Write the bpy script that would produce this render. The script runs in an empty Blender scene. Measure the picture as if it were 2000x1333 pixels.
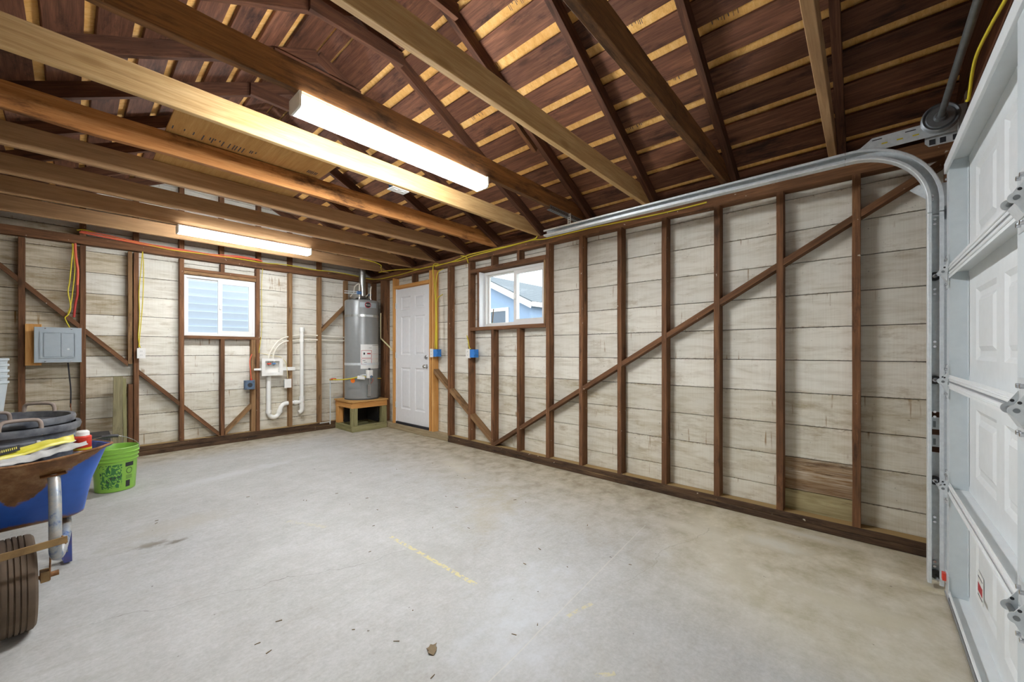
import bpy, bmesh, math, random
from mathutils import Vector, Matrix, noise
random.seed(7)
S = bpy.context.scene
C = bpy.data.collections.new('garage'); S.collection.children.link(C)

# ------------------------------------------------------------------ camera, sky, exposure
AZ = 0.84028                                   # heading: radians from +Y towards +X
cam_d = bpy.data.cameras.new('camera'); cam = bpy.data.objects.new('camera', cam_d); C.objects.link(cam)
cam.location = (0, 0, 1.2094)
cam.rotation_euler = (math.pi/2, 0, -AZ)
cam_d.sensor_width = 36.0; cam_d.lens = 769.45/2000*36.0
cam_d.shift_y = (685.4-666.5)/2000.0
cam_d.clip_start = 0.02; cam_d.clip_end = 200
S.camera = cam
W = bpy.data.worlds.new('sky'); S.world = W; W.use_nodes = True
wn = W.node_tree.nodes; wl = W.node_tree.links
bg = wn['Background']
tc = wn.new('ShaderNodeTexCoord'); ns = wn.new('ShaderNodeTexNoise'); ns.inputs['Scale'].default_value = 2.0
rmp = wn.new('ShaderNodeValToRGB')
rmp.color_ramp.elements[0].color = (0.80, 0.86, 0.95, 1); rmp.color_ramp.elements[1].color = (0.97, 0.98, 1.0, 1)
wl.new(tc.outputs['Generated'], ns.inputs['Vector']); wl.new(ns.outputs[0], rmp.inputs[0]); wl.new(rmp.outputs[0], bg.inputs['Color'])
bg.inputs['Strength'].default_value = 2.2
LAMP = 60.0
vs = S.view_settings
vs.view_transform = 'Standard'; vs.look = 'None'; vs.gamma = 1.0; vs.use_curve_mapping = False
vs.exposure = 1.25
try:
    S.cycles.use_denoising = True
    S.cycles.max_bounces = 12; S.cycles.diffuse_bounces = 8; S.cycles.sample_clamp_indirect = 8
except Exception: pass

# ------------------------------------------------------------------ materials
def lin(c):
    if isinstance(c, str): c = tuple(int(c[i:i+2], 16)/255 for i in (0, 2, 4))
    return tuple((v/12.92 if v <= .04045 else ((v+.055)/1.055)**2.4) for v in c)+(1,)
class NT:
    def __init__(s, name):
        s.m = bpy.data.materials.new(name); s.m.use_nodes = True
        s.n = s.m.node_tree.nodes; s.l = s.m.node_tree.links
        s.b = s.n['Principled BSDF']
    def new(s, t, **k):
        o = s.n.new(t)
        for a, v in k.items():
            if a in o.inputs.keys() if isinstance(a, str) else False: o.inputs[a].default_value = v
            else: setattr(o, a, v)
        return o
    def noise(s, vec, scale, detail=4, rough=.55, dist=0):
        o = s.n.new('ShaderNodeTexNoise'); o.inputs['Scale'].default_value = scale
        o.inputs['Detail'].default_value = detail; o.inputs['Roughness'].default_value = rough; o.inputs['Distortion'].default_value = dist
        if vec is not None: s.l.new(vec, o.inputs['Vector'])
        return o.outputs[0]
    def ramp(s, fac, stops, inter='LINEAR'):
        o = s.n.new('ShaderNodeValToRGB'); o.color_ramp.interpolation = inter
        e = o.color_ramp.elements
        while len(e) < len(stops): e.new(.5)
        for i, (p, c) in enumerate(stops):
            e[i].position = p; e[i].color = lin(c) if isinstance(c, str) else (c, c, c, 1)
        s.l.new(fac, o.inputs[0]); return o.outputs[0]
    def mix(s, fac, a, b, mode='MIX'):
        o = s.n.new('ShaderNodeMix'); o.data_type = 'RGBA'; o.blend_type = mode
        for ix, v in ((0, fac), (6, a), (7, b)):
            inp = o.inputs[ix]
            if isinstance(v, (int, float)): inp.default_value = float(v) if ix == 0 else (v, v, v, 1)
            elif isinstance(v, str): inp.default_value = lin(v)
            else: s.l.new(v, inp)
        return o.outputs[2]
    def math(s, op, a, b=0.0, c=None, clamp=False):
        o = s.n.new('ShaderNodeMath'); o.operation = op; o.use_clamp = clamp
        for i, v in enumerate((a, b, c)):
            if v is None: continue
            if isinstance(v, (int, float)): o.inputs[i].default_value = v
            else: s.l.new(v, o.inputs[i])
        return o.outputs[0]
    def coords(s, scale=(1, 1, 1), kind='Object', rnd=True):
        t = s.n.new('ShaderNodeTexCoord'); m = s.n.new('ShaderNodeMapping')
        s.l.new(t.outputs[kind], m.inputs['Vector']); m.inputs['Scale'].default_value = scale
        if rnd:
            oi = s.n.new('ShaderNodeObjectInfo'); v = s.n.new('ShaderNodeVectorMath'); v.operation = 'SCALE'
            cx = s.n.new('ShaderNodeCombineXYZ')
            for i in range(3): s.l.new(oi.outputs['Random'], cx.inputs[i])
            s.l.new(cx.outputs[0], v.inputs[0]); v.inputs['Scale'].default_value = 37.0
            s.l.new(v.outputs[0], m.inputs['Location'])
        return m.outputs[0]
    def rand(s):
        return s.n.new('ShaderNodeObjectInfo').outputs['Random']
    def bump(s, h, strength=.3, dist=.002):
        o = s.n.new('ShaderNodeBump'); o.inputs['Strength'].default_value = strength; o.inputs['Distance'].default_value = dist
        s.l.new(h, o.inputs['Height']); s.l.new(o.outputs[0], s.b.inputs['Normal'])
    def color(s, c):
        if isinstance(c, str): s.b.inputs['Base Color'].default_value = lin(c)
        else: s.l.new(c, s.b.inputs['Base Color'])
    def set(s, rough=None, metal=None, **k):
        if rough is not None: s.b.inputs['Roughness'].default_value = rough
        if metal is not None: s.b.inputs['Metallic'].default_value = metal
        for a, v in k.items(): s.b.inputs[a.replace('_', ' ')].default_value = v
        return s.m

def wood(name, dark, mid, light, var=.35, stain=None, stain_c='2a1c14', rough=.75, knots=True, gs=1.0, spec=.25):
    t = NT(name)
    v = t.coords((1.1*gs, 15*gs, 15*gs))
    g = t.noise(v, 2.2, 6, .62, .35)
    fine = t.noise(t.coords((4, 90, 90)), 2.0, 3, .6)
    col = t.ramp(g, [(.30, dark), (.5, mid), (.70, light)])
    col = t.mix(.35, col, t.ramp(fine, [(.3, dark), (.7, light)]), 'MIX')
    big = t.noise(t.coords((.8, 3, 3)), 1.6, 3)
    col = t.mix(t.ramp(big, [(.35, 0.0), (.75, .55)]), col, dark)
    if knots:
        vo = t.n.new('ShaderNodeTexVoronoi'); vo.inputs['Scale'].default_value = 1.0
        t.l.new(t.coords((2.1, 6, 6)), vo.inputs['Vector'])
        col = t.mix(t.ramp(vo.outputs['Distance'], [(.07, .8), (.16, 0.0)]), col, dark)
    if stain:
        sn = t.noise(t.coords((1.5, 5, 5)), 1.8, 6, .7)
        col = t.mix(t.ramp(sn, [(.62-stain, 0.0), (.74-stain*.6, .85)]), col, stain_c)
    if 'redbrown' in name or 'sill' in name:
        fk = t.noise(t.coords((28, 40, 40)), 1.0, 2, .5)
        col = t.mix(t.ramp(fk, [(.735, 0.0), (.76, .8)]), col, 'c9bfae')
    r = t.math('MULTIPLY_ADD', t.rand(), var, 1-var/2)
    cc = t.n.new('ShaderNodeCombineColor')
    for i in range(3): t.l.new(r, cc.inputs[i])
    col = t.mix(1.0, col, cc.outputs[0], 'MULTIPLY')
    t.color(col); t.bump(fine, .35, .0012)
    return t.set(rough, 0, Specular_IOR_Level=spec)

M = {}
M['stud'] = wood('old_redbrown_wood', '4a3423', '754e34', '9c704c', .34, stain=.06, stain_c='33221a')
M['stud_tan'] = wood('worn_tan_stud_wood', '65492f', '8d6a47', 'ab8a63', .25, stain=.05)
M['rafter'] = wood('dark_rafter_wood', '3b261c', '5c3b2b', '80573f', .25, stain=.04, stain_c='2a1a14')
M['sheath'] = wood('dark_roof_board_wood', '482d20', '704838', '98694c', .36, stain=.10, stain_c='2b1c18', rough=.7)
M['deck'] = wood('golden_roof_plywood', 'cf9448', 'efbc6c', 'fbd592', .08, stain=None, knots=False)
M['joist_old'] = wood('old_dark_joist_wood', '4b3220', '79522f', '96693d', .2, stain=.12, stain_c='241812')
M['joist_orange'] = wood('old_orange_joist_wood', '8a5529', 'bd7f45', 'd9a064', .1, stain=.10, stain_c='3d2414')
M['joist_pale'] = wood('new_pale_joist_wood', 'a98452', 'cda670', 'e6c793', .12)
M['joist_mid'] = wood('brown_fir_joist_wood', '93704e', 'b48d63', 'caa67c', .14)
M['fir'] = wood('fresh_fir_wood', 'b57b3c', 'd29a57', 'e4b476', .15)
M['ply'] = wood('tan_plywood_sheet', 'b5864a', 'cb9c5c', 'd9b074', .1, knots=True)
M['treated'] = wood('green_treated_wood', '6f6a45', '928c62', 'aba57c', .2, stain=.04, stain_c='5b4a32')
def dusty(m, c='a58a5c', k=.85):
    nt = m.node_tree; b = nt.nodes['Principled BSDF']; src = b.inputs['Base Color'].links[0].from_socket
    g = nt.nodes.new('ShaderNodeNewGeometry'); sp = nt.nodes.new('ShaderNodeSeparateXYZ'); nt.links.new(g.outputs['True Normal'], sp.inputs[0])
    mm = nt.nodes.new('ShaderNodeMath'); mm.operation = 'GREATER_THAN'; mm.inputs[1].default_value = .8; nt.links.new(sp.outputs[2], mm.inputs[0])
    m2 = nt.nodes.new('ShaderNodeMath'); m2.operation = 'MULTIPLY'; m2.inputs[1].default_value = k; nt.links.new(mm.outputs[0], m2.inputs[0])
    mx = nt.nodes.new('ShaderNodeMix'); mx.data_type = 'RGBA'; nt.links.new(m2.outputs[0], mx.inputs[0]); nt.links.new(src, mx.inputs[6]); mx.inputs[7].default_value = lin(c)
    nt.links.new(mx.outputs[2], b.inputs['Base Color'])
M['sill'] = wood('weathered_sill_wood', '33251d', '56402f', '7c6247', .2, stain=.1, stain_c='231914')
dusty(M['sill'])
M['beige_sill'] = wood('dusty_beige_sill_wood', '7b6a50', '9d8b6d', 'b7a98c', .15, stain=.02)
M['scrap'] = wood('grey_green_scrap_wood', '5d563f', '7e7558', '99916f', .25, stain=.02)

def siding(name, light, mid, tan, dirt=.0, var=.16, stain=.04):
    t = NT(name)
    v = t.coords((1.3, 1, 9))
    g = t.noise(v, 2.6, 7, .62, .6)
    col = t.ramp(g, [(.20, tan), (.38, mid), (.56, light)])
    saw = t.noise(t.coords((150, 1, 2.2)), 1.0, 2, .5)
    col = t.mix(.10, col, t.ramp(saw, [(.35, tan), (.65, light)]))
    streak = t.noise(t.coords((1.0, 1, 26)), 3.2, 5, .7)
    col = t.mix(t.ramp(streak, [(.62, 0.0), (.80, .45)]), col, tan)
    sn = t.noise(t.coords((1.6, 1, 4.5)), 2.2, 8, .72)
    col = t.mix(t.ramp(sn, [(.60-stain-dirt*.3, 0.0), (.74-dirt*.3, .6)]), col, '8d7444')
    sp = t.noise(t.coords((18, 1, 22)), 2.6, 3, .6)
    col = t.mix(t.ramp(sp, [(.70, 0.0), (.76, .85)]), col, '43301d')
    # rust bleeding along the lap joints, in patches
    co = t.n.new('ShaderNodeTexCoord'); so = t.n.new('ShaderNodeSeparateXYZ'); t.l.new(co.outputs['Object'], so.inputs[0])
    ed = t.math('MULTIPLY', t.math('SUBTRACT', t.math('ABSOLUTE', so.outputs[2]), t.math('MULTIPLY_ADD', sp, -.05, .131)), 60, clamp=True)
    pm = t.ramp(t.noise(t.coords((1.2, 1, .2)), 1.9, 4, .65), [(.45, 0.0), (.60, 1.0)])
    col = t.mix(t.math('MULTIPLY', t.math('MULTIPLY', ed, pm), .75), col, '6e4f28')
    # thin rust drips under old nails
    dr = t.noise(t.coords((26, 1, 1.6)), 1.7, 2, .5); dm = t.noise(t.coords((1.4, 1, 3.0)), 1.7, 2)
    col = t.mix(t.math('MULTIPLY', t.ramp(dr, [(.66, 0.0), (.73, .8)]), t.ramp(dm, [(.52, 0.0), (.6, 1.0)])), col, '8c6a38')
    r = t.math('MULTIPLY_ADD', t.rand(), var, 1-var*.6)
    cc = t.n.new('ShaderNodeCombineColor')
    for i in range(3): t.l.new(r, cc.inputs[i])
    col = t.mix(1.0, col, cc.outputs[0], 'MULTIPLY')
    t.color(col); t.bump(g, .4, .0015)
    return t.set(.8, 0, Specular_IOR_Level=.2)
M['board'] = siding('whitewashed_siding', 'e2ded2', 'd2ccbd', 'aea28a')
M['board_low'] = siding('stained_whitewash_siding', 'ddd8c9', 'cbc3ae', 'a3916a', .10)
M['board_dim'] = siding('greyed_whitewash_siding', 'cfc5b0', 'b0a288', '86704c', .14)
M['board_gable'] = siding('gable_whitewash_siding', 'dad7cd', 'cbc6b9', 'b0a690')
M['board_rot'] = wood('water_stained_board_wood', '5d3f24', '94703f', 'e2d8c4', .1, stain=.03)
M['foot_board'] = wood('mossy_foundation_board', '7a6c48', 'a39670', 'c2b78f', .1, stain=.05)

def plain(name, c, rough=.5, metal=0, var=None, spec=.5, bump=None, vs_=20, amt=.12):
    t = NT(name)
    n = t.noise(t.coords((1, 1, 1)), vs_, 5, .6)
    t.color(t.mix(t.ramp(n, [(.35, 0.0), (.75, amt)]), c, var or '40382e'))
    if bump: t.bump(n, bump, .001)
    return t.set(rough, metal, Specular_IOR_Level=spec)
M['white_pl'] = plain('white_plastic', 'eceae4', .4)
M['vinyl'] = plain('white_vinyl', 'dcdad6', .45, amt=.05)
M['white_door'] = plain('white_door_paint', 'e2e2e3', .5, amt=.05)
M['garage_white'] = plain('white_garage_door_steel', 'dfe3e4', .45, amt=.06)
M['galv'] = plain('galvanised_steel', 'dde2e4', .38, .35, var='a3abaf', vs_=45, amt=.4)
M['galv_grey'] = plain('painted_grey_steel', 'cdd5d8', .5, .15, var='b0b9bd', amt=.3)
M['dark_steel'] = plain('dull_shaft_steel', '8b9093', .45, .8, var='55504c', amt=.4)
M['black_rubber'] = plain('black_rubber', '2a2725', .85, var='6b5b48', amt=.35, vs_=9)
M['tyre'] = plain('dusty_tyre_rubber', '6b5a49', .9, var='3a3029', amt=.6, vs_=8)
M['chrome'] = plain('bright_nickel', 'cfcfd2', .18, 1.0, amt=.05)
M['panel_grey'] = plain('grey_enamel', 'aab4ba', .45, .1, var='8c979d', amt=.25)
M['heater_grey'] = plain('grey_tank_enamel', '8f9190', .32, .15, var='7a7c7b', amt=.25)
M['seam'] = plain('dark_seam', '4d4f4f', .6)
M['vent'] = plain('vent_galvanised', 'c3c6c4', .28, .9, var='8f9490', amt=.4, vs_=30)
M['pvc'] = plain('white_pvc', 'efeee8', .35, amt=.04)
M['pex'] = plain('translucent_white_pipe', 'efe9da', .4, amt=.03)
M['cpvc'] = plain('cream_pipe', 'ddd0a2', .4, amt=.06)
M['yellow_cable'] = plain('yellow_cable_jacket', 'd9c531', .5, amt=.1)
M['orange_cable'] = plain('orange_cable_jacket', 'e2694c', .5, amt=.1)
M['red_cable'] = plain('dark_red_cable_jacket', 'b3352b', .5, amt=.1)
M['black_cable'] = plain('black_cable_jacket', '2b2a30', .5)
M['copper'] = plain('bare_copper', 'b56b3e', .35, .9)
M['blue_box'] = plain('blue_box_plastic', '2f7fd0', .45)
M['slate_box'] = plain('grey_blue_receptacle', '566a80', .5)
M['black_pl'] = plain('black_plastic', '26262a', .5, var='8d8a86', amt=.25, vs_=14)
M['tub'] = plain('scuffed_black_tub_plastic', '3a3d45', .34, var='b5b7ba', amt=.5, vs_=9)
M['rope'] = plain('grey_rope_handle', '9a8b80', .75, var='6c5f57', amt=.4)
M['red_label'] = plain('red_can_label', 'd8402e', .4)
M['orange'] = plain('orange_sticker', 'f07a1e', .5, amt=.03)
M['valve_red'] = plain('red_valve_handle', 'd9452c', .4)
M['valve_blue'] = plain('blue_valve_handle', '5f86b8', .4)
M['ink'] = plain('black_ink', '2a2c30', .6)
M['blue_ink'] = plain('faded_stamp_ink', '4c4f58', .8)
M['paper'] = plain('white_paper_label', 'e6e6e2', .5, amt=.1, vs_=120, var='8a8a8a')
M['red_ink'] = plain('red_ink', 'b43038', .6)
M['bucket'] = plain('lime_green_plastic', '8cc04c', .35, amt=.05)
M['yellow_bag'] = plain('yellow_bag_plastic', 'cfc53a', .35, var='efe9a8', amt=.5, vs_=9, bump=.6)
M['white_bag'] = plain('clear_white_plastic', 'cfcfcb', .22, var='8f8f8c', amt=.7, vs_=16, bump=.6)
M['frost'] = plain('frosted_plastic', 'c3ccd0', .3, var='8fa0a8', amt=.4, vs_=10)
M['roof_ext'] = plain('grey_roof_shingles', '5e656a', .9, var='3f4548', amt=.7, vs_=30)
M['blue_siding'] = plain('blue_lap_siding', '8298b3', .7, amt=.1)
M['pale_siding'] = plain('pale_blue_lap_siding', 'dde8f6', .7, amt=.04)
M['white_trim'] = plain('white_exterior_trim', 'e6e8ea', .6, amt=.06)
M['leaf'] = plain('leaf_green', '7d9a72', .6)
M['dry_leaf'] = plain('dry_leaf_brown', '7c6a4e', .8, amt=.4)
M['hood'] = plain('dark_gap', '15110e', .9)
M['black_rub'] = plain('black_door_sweep', '22222a', .6)

def t_rust():
    t = NT('rust'); n = t.noise(t.coords((1, 1, 1)), 9, 8, .7)
    t.color(t.ramp(n, [(.3, '54361f'), (.5, '835a35'), (.72, 'b08b60')])); t.bump(n, .5, .002)
    return t.set(.75, .2)
M['rust'] = t_rust()
def t_tray():
    # chipped blue enamel: bare rusty metal wherever the paint has gone near the rim and the folds
    t = NT('chipped_blue_enamel')
    n = t.noise(t.coords((1, 1, 1), rnd=False), 9, 8, .7)
    rust = t.ramp(n, [(.3, '54361f'), (.5, '835a35'), (.72, 'b08b60')])
    blue = t.ramp(t.noise(t.coords((1, 1, 1), rnd=False), 4, 4), [(.3, '2350a8'), (.7, '3a72d8')])
    co = t.n.new('ShaderNodeTexCoord'); sp = t.n.new('ShaderNodeSeparateXYZ'); t.l.new(co.outputs['Object'], sp.inputs[0])
    edge = t.math('MULTIPLY_ADD', t.math('ABSOLUTE', sp.outputs[0]), .85, -.0)      # paint survives better at the corners
    lim = t.math('ADD', t.math('MULTIPLY_ADD', n, .12, .465), edge)
    m = t.math('MULTIPLY', t.math('SUBTRACT', sp.outputs[2], lim), 90, clamp=True)
    n2 = t.noise(t.coords((1, 1, 1), rnd=False), 26, 5, .7)
    m2 = t.ramp(n2, [(.66, 0.0), (.69, 1.0)])
    low = t.math('MULTIPLY', t.math('SUBTRACT', t.math('MULTIPLY_ADD', n, .085, .405), sp.outputs[2]), 80, clamp=True)
    m = t.math('MAXIMUM', m, low)
    t.color(t.mix(t.math('MAXIMUM', m, t.math('MULTIPLY', m2, .6)), blue, rust)); t.bump(n, .25, .001)
    return t.set(.42, .1)
M['tray'] = t_tray()
def t_tube():
    t = NT('worn_frame_tube'); n = t.noise(t.coords((1, 1, 1)), 11, 7, .7)
    t.color(t.ramp(n, [(.36, '3d5c92'), (.45, '98a0a8'), (.6, 'b9b4aa'), (.68, '8a5f3c')])); return t.set(.45, .4)
M['frame'] = t_tube()
M['bar'] = plain('tan_rusty_bar', '9a7c50', .7, .1, var='5d4228', amt=.9, vs_=16)
def t_camo():
    t = NT('camouflage_print'); n = t.noise(t.coords((1.6, 1.6, 1), rnd=False), 19, 3, .5, .8)
    t.color(t.ramp(n, [(0, '3a4a38'), (.38, '35743a'), (.47, '8cc04c'), (.56, '3f7a40')], 'CONSTANT')); return t.set(.4)
M['camo'] = t_camo()

def t_floor():
    t = NT('worn_concrete')
    v = t.coords((1, 1, 1), rnd=False)
    a = t.noise(v, 1.3, 8, .6, .4); b = t.noise(v, 7, 8, .65); f = t.noise(v, 70, 3, .6)
    col = t.ramp(a, [(.30, '9f9e9a'), (.48, 'b1b1af'), (.66, 'c2c3c4')])
    col = t.mix(.5, col, t.ramp(b, [(.3, '9d9a92'), (.55, 'b9b8b4'), (.75, 'cccccb')]))
    stn = t.noise(t.coords((2.2, 9, 1), rnd=False), 2.4, 7, .72, .5)
    col = t.mix(t.ramp(stn, [(.50, 0.0), (.72, .38)]), col, '98917f')
    sc2 = t.noise(t.coords((3, 3, 1), rnd=False), 9, 9, .78)
    col = t.mix(.30, col, t.ramp(sc2, [(.32, '94918a'), (.52, 'b7b6b3'), (.70, 'd3d4d4')]))
    col = t.mix(.15, col, t.ramp(f, [(.3, '8d877a'), (.7, 'd6d5d0')]))
    co = t.n.new('ShaderNodeTexCoord'); sp = t.n.new('ShaderNodeSeparateXYZ'); t.l.new(co.outputs['Object'], sp.inputs[0])
    x, y = sp.outputs[0], sp.outputs[1]
    # tan dirt trodden along the two walls
    dr = t.math('SUBTRACT', 3.32, x); db = t.math('SUBTRACT', 6.18, y)
    d = t.math('MINIMUM', dr, t.math('MULTIPLY', db, 1.6))
    d = t.math('ADD', d, t.math('MULTIPLY', t.math('SUBTRACT', b, .5), 1.1))
    m = t.math('MULTIPLY_ADD', d, -.85, 1.0, clamp=True)
    col = t.mix(t.math('MULTIPLY', m, .72), col, t.ramp(b, [(.35, '93815c'), (.65, 'd8c9a6')]))
    # greenish-tan tint on the slab by the door
    yn = t.math('MULTIPLY', t.math('SUBTRACT', 1.08, y), t.math('SUBTRACT', x, 1.75))
    yn = t.math('MULTIPLY', yn, 3.0, clamp=True)
    yn = t.math('MULTIPLY', yn, t.math('GREATER_THAN', 1.08, y)); yn = t.math('MULTIPLY', yn, t.math('GREATER_THAN', x, 1.75))
    col = t.mix(t.math('MULTIPLY', yn, .55), col, t.ramp(b, [(.35, 'c0b592'), (.65, 'e4dbc4')]))
    def blob(cx, cy, rx, ry, c, k=.8, soft=4, nz=.5, rot=0):
        nonlocal col
        dx = t.math('SUBTRACT', x, cx); dy = t.math('SUBTRACT', y, cy)
        if rot:
            cr, sr = math.cos(rot), math.sin(rot)
            dx, dy = (t.math('ADD', t.math('MULTIPLY', dx, cr), t.math('MULTIPLY', dy, sr)), t.math('SUBTRACT', t.math('MULTIPLY', dy, cr), t.math('MULTIPLY', dx, sr)))
        r = t.math('SQRT', t.math('ADD', t.math('POWER', t.math('ABSOLUTE', t.math('DIVIDE', dx, rx)), 2), t.math('POWER', t.math('ABSOLUTE', t.math('DIVIDE', dy, ry)), 2)))
        r = t.math('ADD', r, t.math('MULTIPLY', t.math('SUBTRACT', b, .5), nz*4))
        mm = t.math('MULTIPLY', t.math('SUBTRACT', 1.0, r), soft, clamp=True)
        col = t.mix(t.math('MULTIPLY', mm, k), col, c)
    blob(1.36, 1.15, .60, .30, 'd6dae0', .5, .9, .9, .4)
    blob(2.93, .45, .10, .22, 'd8d4c6', .8, 1.6, .8)
    blob(3.20, .28, .05, .28, 'd8d4c6', .7, 1.6, .6)
    blob(2.80, .85, .07, .35, 'cfc9b8', .6, 1.6, .8)
    blob(2.70, .70, .5, .10, 'cfc9b8', .5, 2, .6, .5)
    blob(.33, 3.31, .11, .055, '645c4c', .85, 1.2, 1.0)
    blob(.44, 3.25, .06, .035, '645c4c', .8, 1.2, .8)
    blob(.25, 3.36, .25, .08, 'a19c8e', .5, 1.2, 1.0, -.3)
    blob(.50, 3.55, .35, .18, 'b0aa9c', .5, 1.5, .5)
    blob(1.33, 1.83, .33, .33, 'a9a7a2', .28, 1.5, .3)
    fl = t.noise(v, 38, 3, .6)
    flake = t.ramp(fl, [(.44, 0.0), (.52, 1.0)])
    def line(x0, y0, x1, y1, w, c, k, fk=True, wob=.01):
        nonlocal col
        L = math.hypot(x1-x0, y1-y0); ux, uy = (x1-x0)/L, (y1-y0)/L
        dx = t.math('SUBTRACT', x, x0); dy = t.math('SUBTRACT', y, y0)
        al = t.math('ADD', t.math('MULTIPLY', dx, ux), t.math('MULTIPLY', dy, uy))
        pe = t.math('ADD', t.math('MULTIPLY', dx, -uy), t.math('MULTIPLY', dy, ux))
        pe = t.math('ADD', pe, t.math('MULTIPLY', t.math('SUBTRACT', t.noise(v, 3.5, 4), .5), wob*8))
        mm = t.math('MULTIPLY', t.math('SUBTRACT', w, t.math('ABSOLUTE', pe)), 300, clamp=True)
        mm = t.math('MULTIPLY', mm, t.math('MULTIPLY', t.math('GREATER_THAN', al, 0), t.math('LESS_THAN', al, L)))
        if fk: mm = t.math('MULTIPLY', mm, flake)
        col = t.mix(t.math('MULTIPLY', mm, k), col, c)
    line(1.381, 2.30, 1.395, 1.50, .015, 'd6cb8e', .8, True, .003)
    line(1.02, 3.05, 1.16, 2.75, .02, 'cfc69c', .3, True, .004)
    line(1.50, 1.00, 1.66, .97, .012, 'd6cb8e', .5, True, .006)
    line(1.30, .75, 1.36, .70, .012, 'd6cb8e', .5, True, .006)
    blob(2.45, .05, .10, .30, 'cfc8b2', .6, 1.5, .9)
    blob(2.2, 2.2, .6, .25, 'b3a88c', .35, 1.2, .8, .6)
    blob(2.7, 3.2, .4, .12, 'd2ccba', .5, 1.5, .9, 1.2)
    blob(1.0, 4.6, .9, .12, 'c9cbcc', .5, 1.5, .9, .2)
    line(.05, 2.55, 1.35, 2.05, .0028, '6f6a5f', .8, False, .03)
    line(.0, 2.9, .9, 3.3, .002, '857f73', .5, False, .05)
    line(2.65, 1.133, 1.0, 1.02, .004, 'd0ccc0', .6, False, .002)
    line(2.9, .8, 1.9, .95, .003, '8a8474', .5, False, .02)
    sp2 = t.ramp(t.noise(v, 24, 2, .5), [(.76, 0.0), (.78, .8)])
    col = t.mix(sp2, col, '6a6255')
    col = t.mix(1.0, col, .90, 'MULTIPLY')
    t.color(col); t.bump(b, .25, .003)
    r = t.ramp(a, [(.3, .75), (.7, .55)]); t.l.new(r, t.b.inputs['Roughness'])
    t.b.inputs['Specular IOR Level'].default_value = .3
    return t.m
M['floor'] = t_floor()
def t_emit(name, c, s):
    t = NT(name); t.b.inputs['Base Color'].default_value = lin(c)
    t.b.inputs['Emission Color'].default_value = lin(c); t.b.inputs['Emission Strength'].default_value = s; return t.m
M['lamp'] = t_emit('led_diffuser', 'f7fbff', LAMP)
M['lamp_far'] = t_emit('led_diffuser_far', 'f7fbff', LAMP*.53)
def t_glass():
    t = NT('window_glass'); t.n.remove(t.b)
    tr = t.n.new('ShaderNodeBsdfTransparent'); gl = t.n.new('ShaderNodeBsdfGlossy'); gl.inputs['Roughness'].default_value = .02
    lw = t.n.new('ShaderNodeFresnel'); lw.inputs['IOR'].default_value = 1.05; mx = t.n.new('ShaderNodeMixShader')
    tr.inputs['Color'].default_value = (.93, .96, .96, 1)
    t.l.new(lw.outputs[0], mx.inputs[0]); t.l.new(tr.outputs[0], mx.inputs[1]); t.l.new(gl.outputs[0], mx.inputs[2])
    t.l.new(mx.outputs[0], t.n['Material Output'].inputs['Surface']); return t.m
M['glass'] = t_glass()

# ------------------------------------------------------------------ builders
def link(o, mat4=None, parent=None):
    C.objects.link(o)
    if mat4 is not None: o.matrix_basis = mat4
    if parent is not None:
        o.parent = parent; o.matrix_parent_inverse = parent.matrix_basis.inverted()
    return o
def tag(o, label=None, cat=None, group=None, kind=None):
    if label: o['label'] = label
    if cat: o['category'] = cat
    if group: o['group'] = group
    if kind: o['kind'] = kind
    return o
def empty(name, loc=(0, 0, 0), label=None, cat=None, group=None, kind=None, parent=None):
    o = bpy.data.objects.new(name, None); o.empty_display_size = .1
    link(o, Matrix.Translation(loc), parent); return tag(o, label, cat, group, kind)
def mesh(name, vs_, fs, mat, parent=None, M4=None, smooth=False, angle=None):
    me = bpy.data.meshes.new(name); me.from_pydata([tuple(v) for v in vs_], [], fs)
    bm = bmesh.new(); bm.from_mesh(me); bmesh.ops.recalc_face_normals(bm, faces=bm.faces); bm.to_mesh(me); bm.free()
    me.materials.append(mat)
    if smooth:
        for p in me.polygons: p.use_smooth = True
        if angle:
            try: me.set_sharp_from_angle(angle=angle)
            except Exception: pass
    o = bpy.data.objects.new(name, me)
    return link(o, M4 if M4 is not None else Matrix.Identity(4), parent)
_cache = {}
def beam_mesh(L, w, d, mat, ch=.002, wob=0.0, var=0):
    k = (round(L, 3), round(w, 4), round(d, 4), mat.name, ch, wob, var)
    if k in _cache: return _cache[k]
    ch = min(ch, w*.3, d*.3)
    prof = [(-w/2+ch, -d/2), (w/2-ch, -d/2), (w/2, -d/2+ch), (w/2, d/2-ch), (w/2-ch, d/2), (-w/2+ch, d/2), (-w/2, d/2-ch), (-w/2, -d/2+ch)]
    n = max(1, int(L/.25)) if wob else 1
    rs = random.Random(var*31+int(L*1000)); V = []; F = []
    for i in range(n+1):
        x = -L/2+L*i/n
        oy, oz = (rs.uniform(-wob, wob), rs.uniform(-wob, wob)) if wob and 0 < i < n else (0, 0)
        for (a, b) in prof:
            jy, jz = (rs.uniform(-wob, wob)*.6, rs.uniform(-wob, wob)*.6) if wob else (0, 0)
            V.append((x, a+oy+jy, b+oz+jz))
    for i in range(n):
        for j in range(8):
            F.append((i*8+j, i*8+(j+1) % 8, i*8+8+(j+1) % 8, i*8+8+j))
    F.append(tuple(range(7, -1, -1))); F.append(tuple(n*8+j for j in range(8)))
    me = bpy.data.meshes.new('lumber'); me.from_pydata(V, [], F); me.materials.append(mat); _cache[k] = me
    return me
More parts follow.
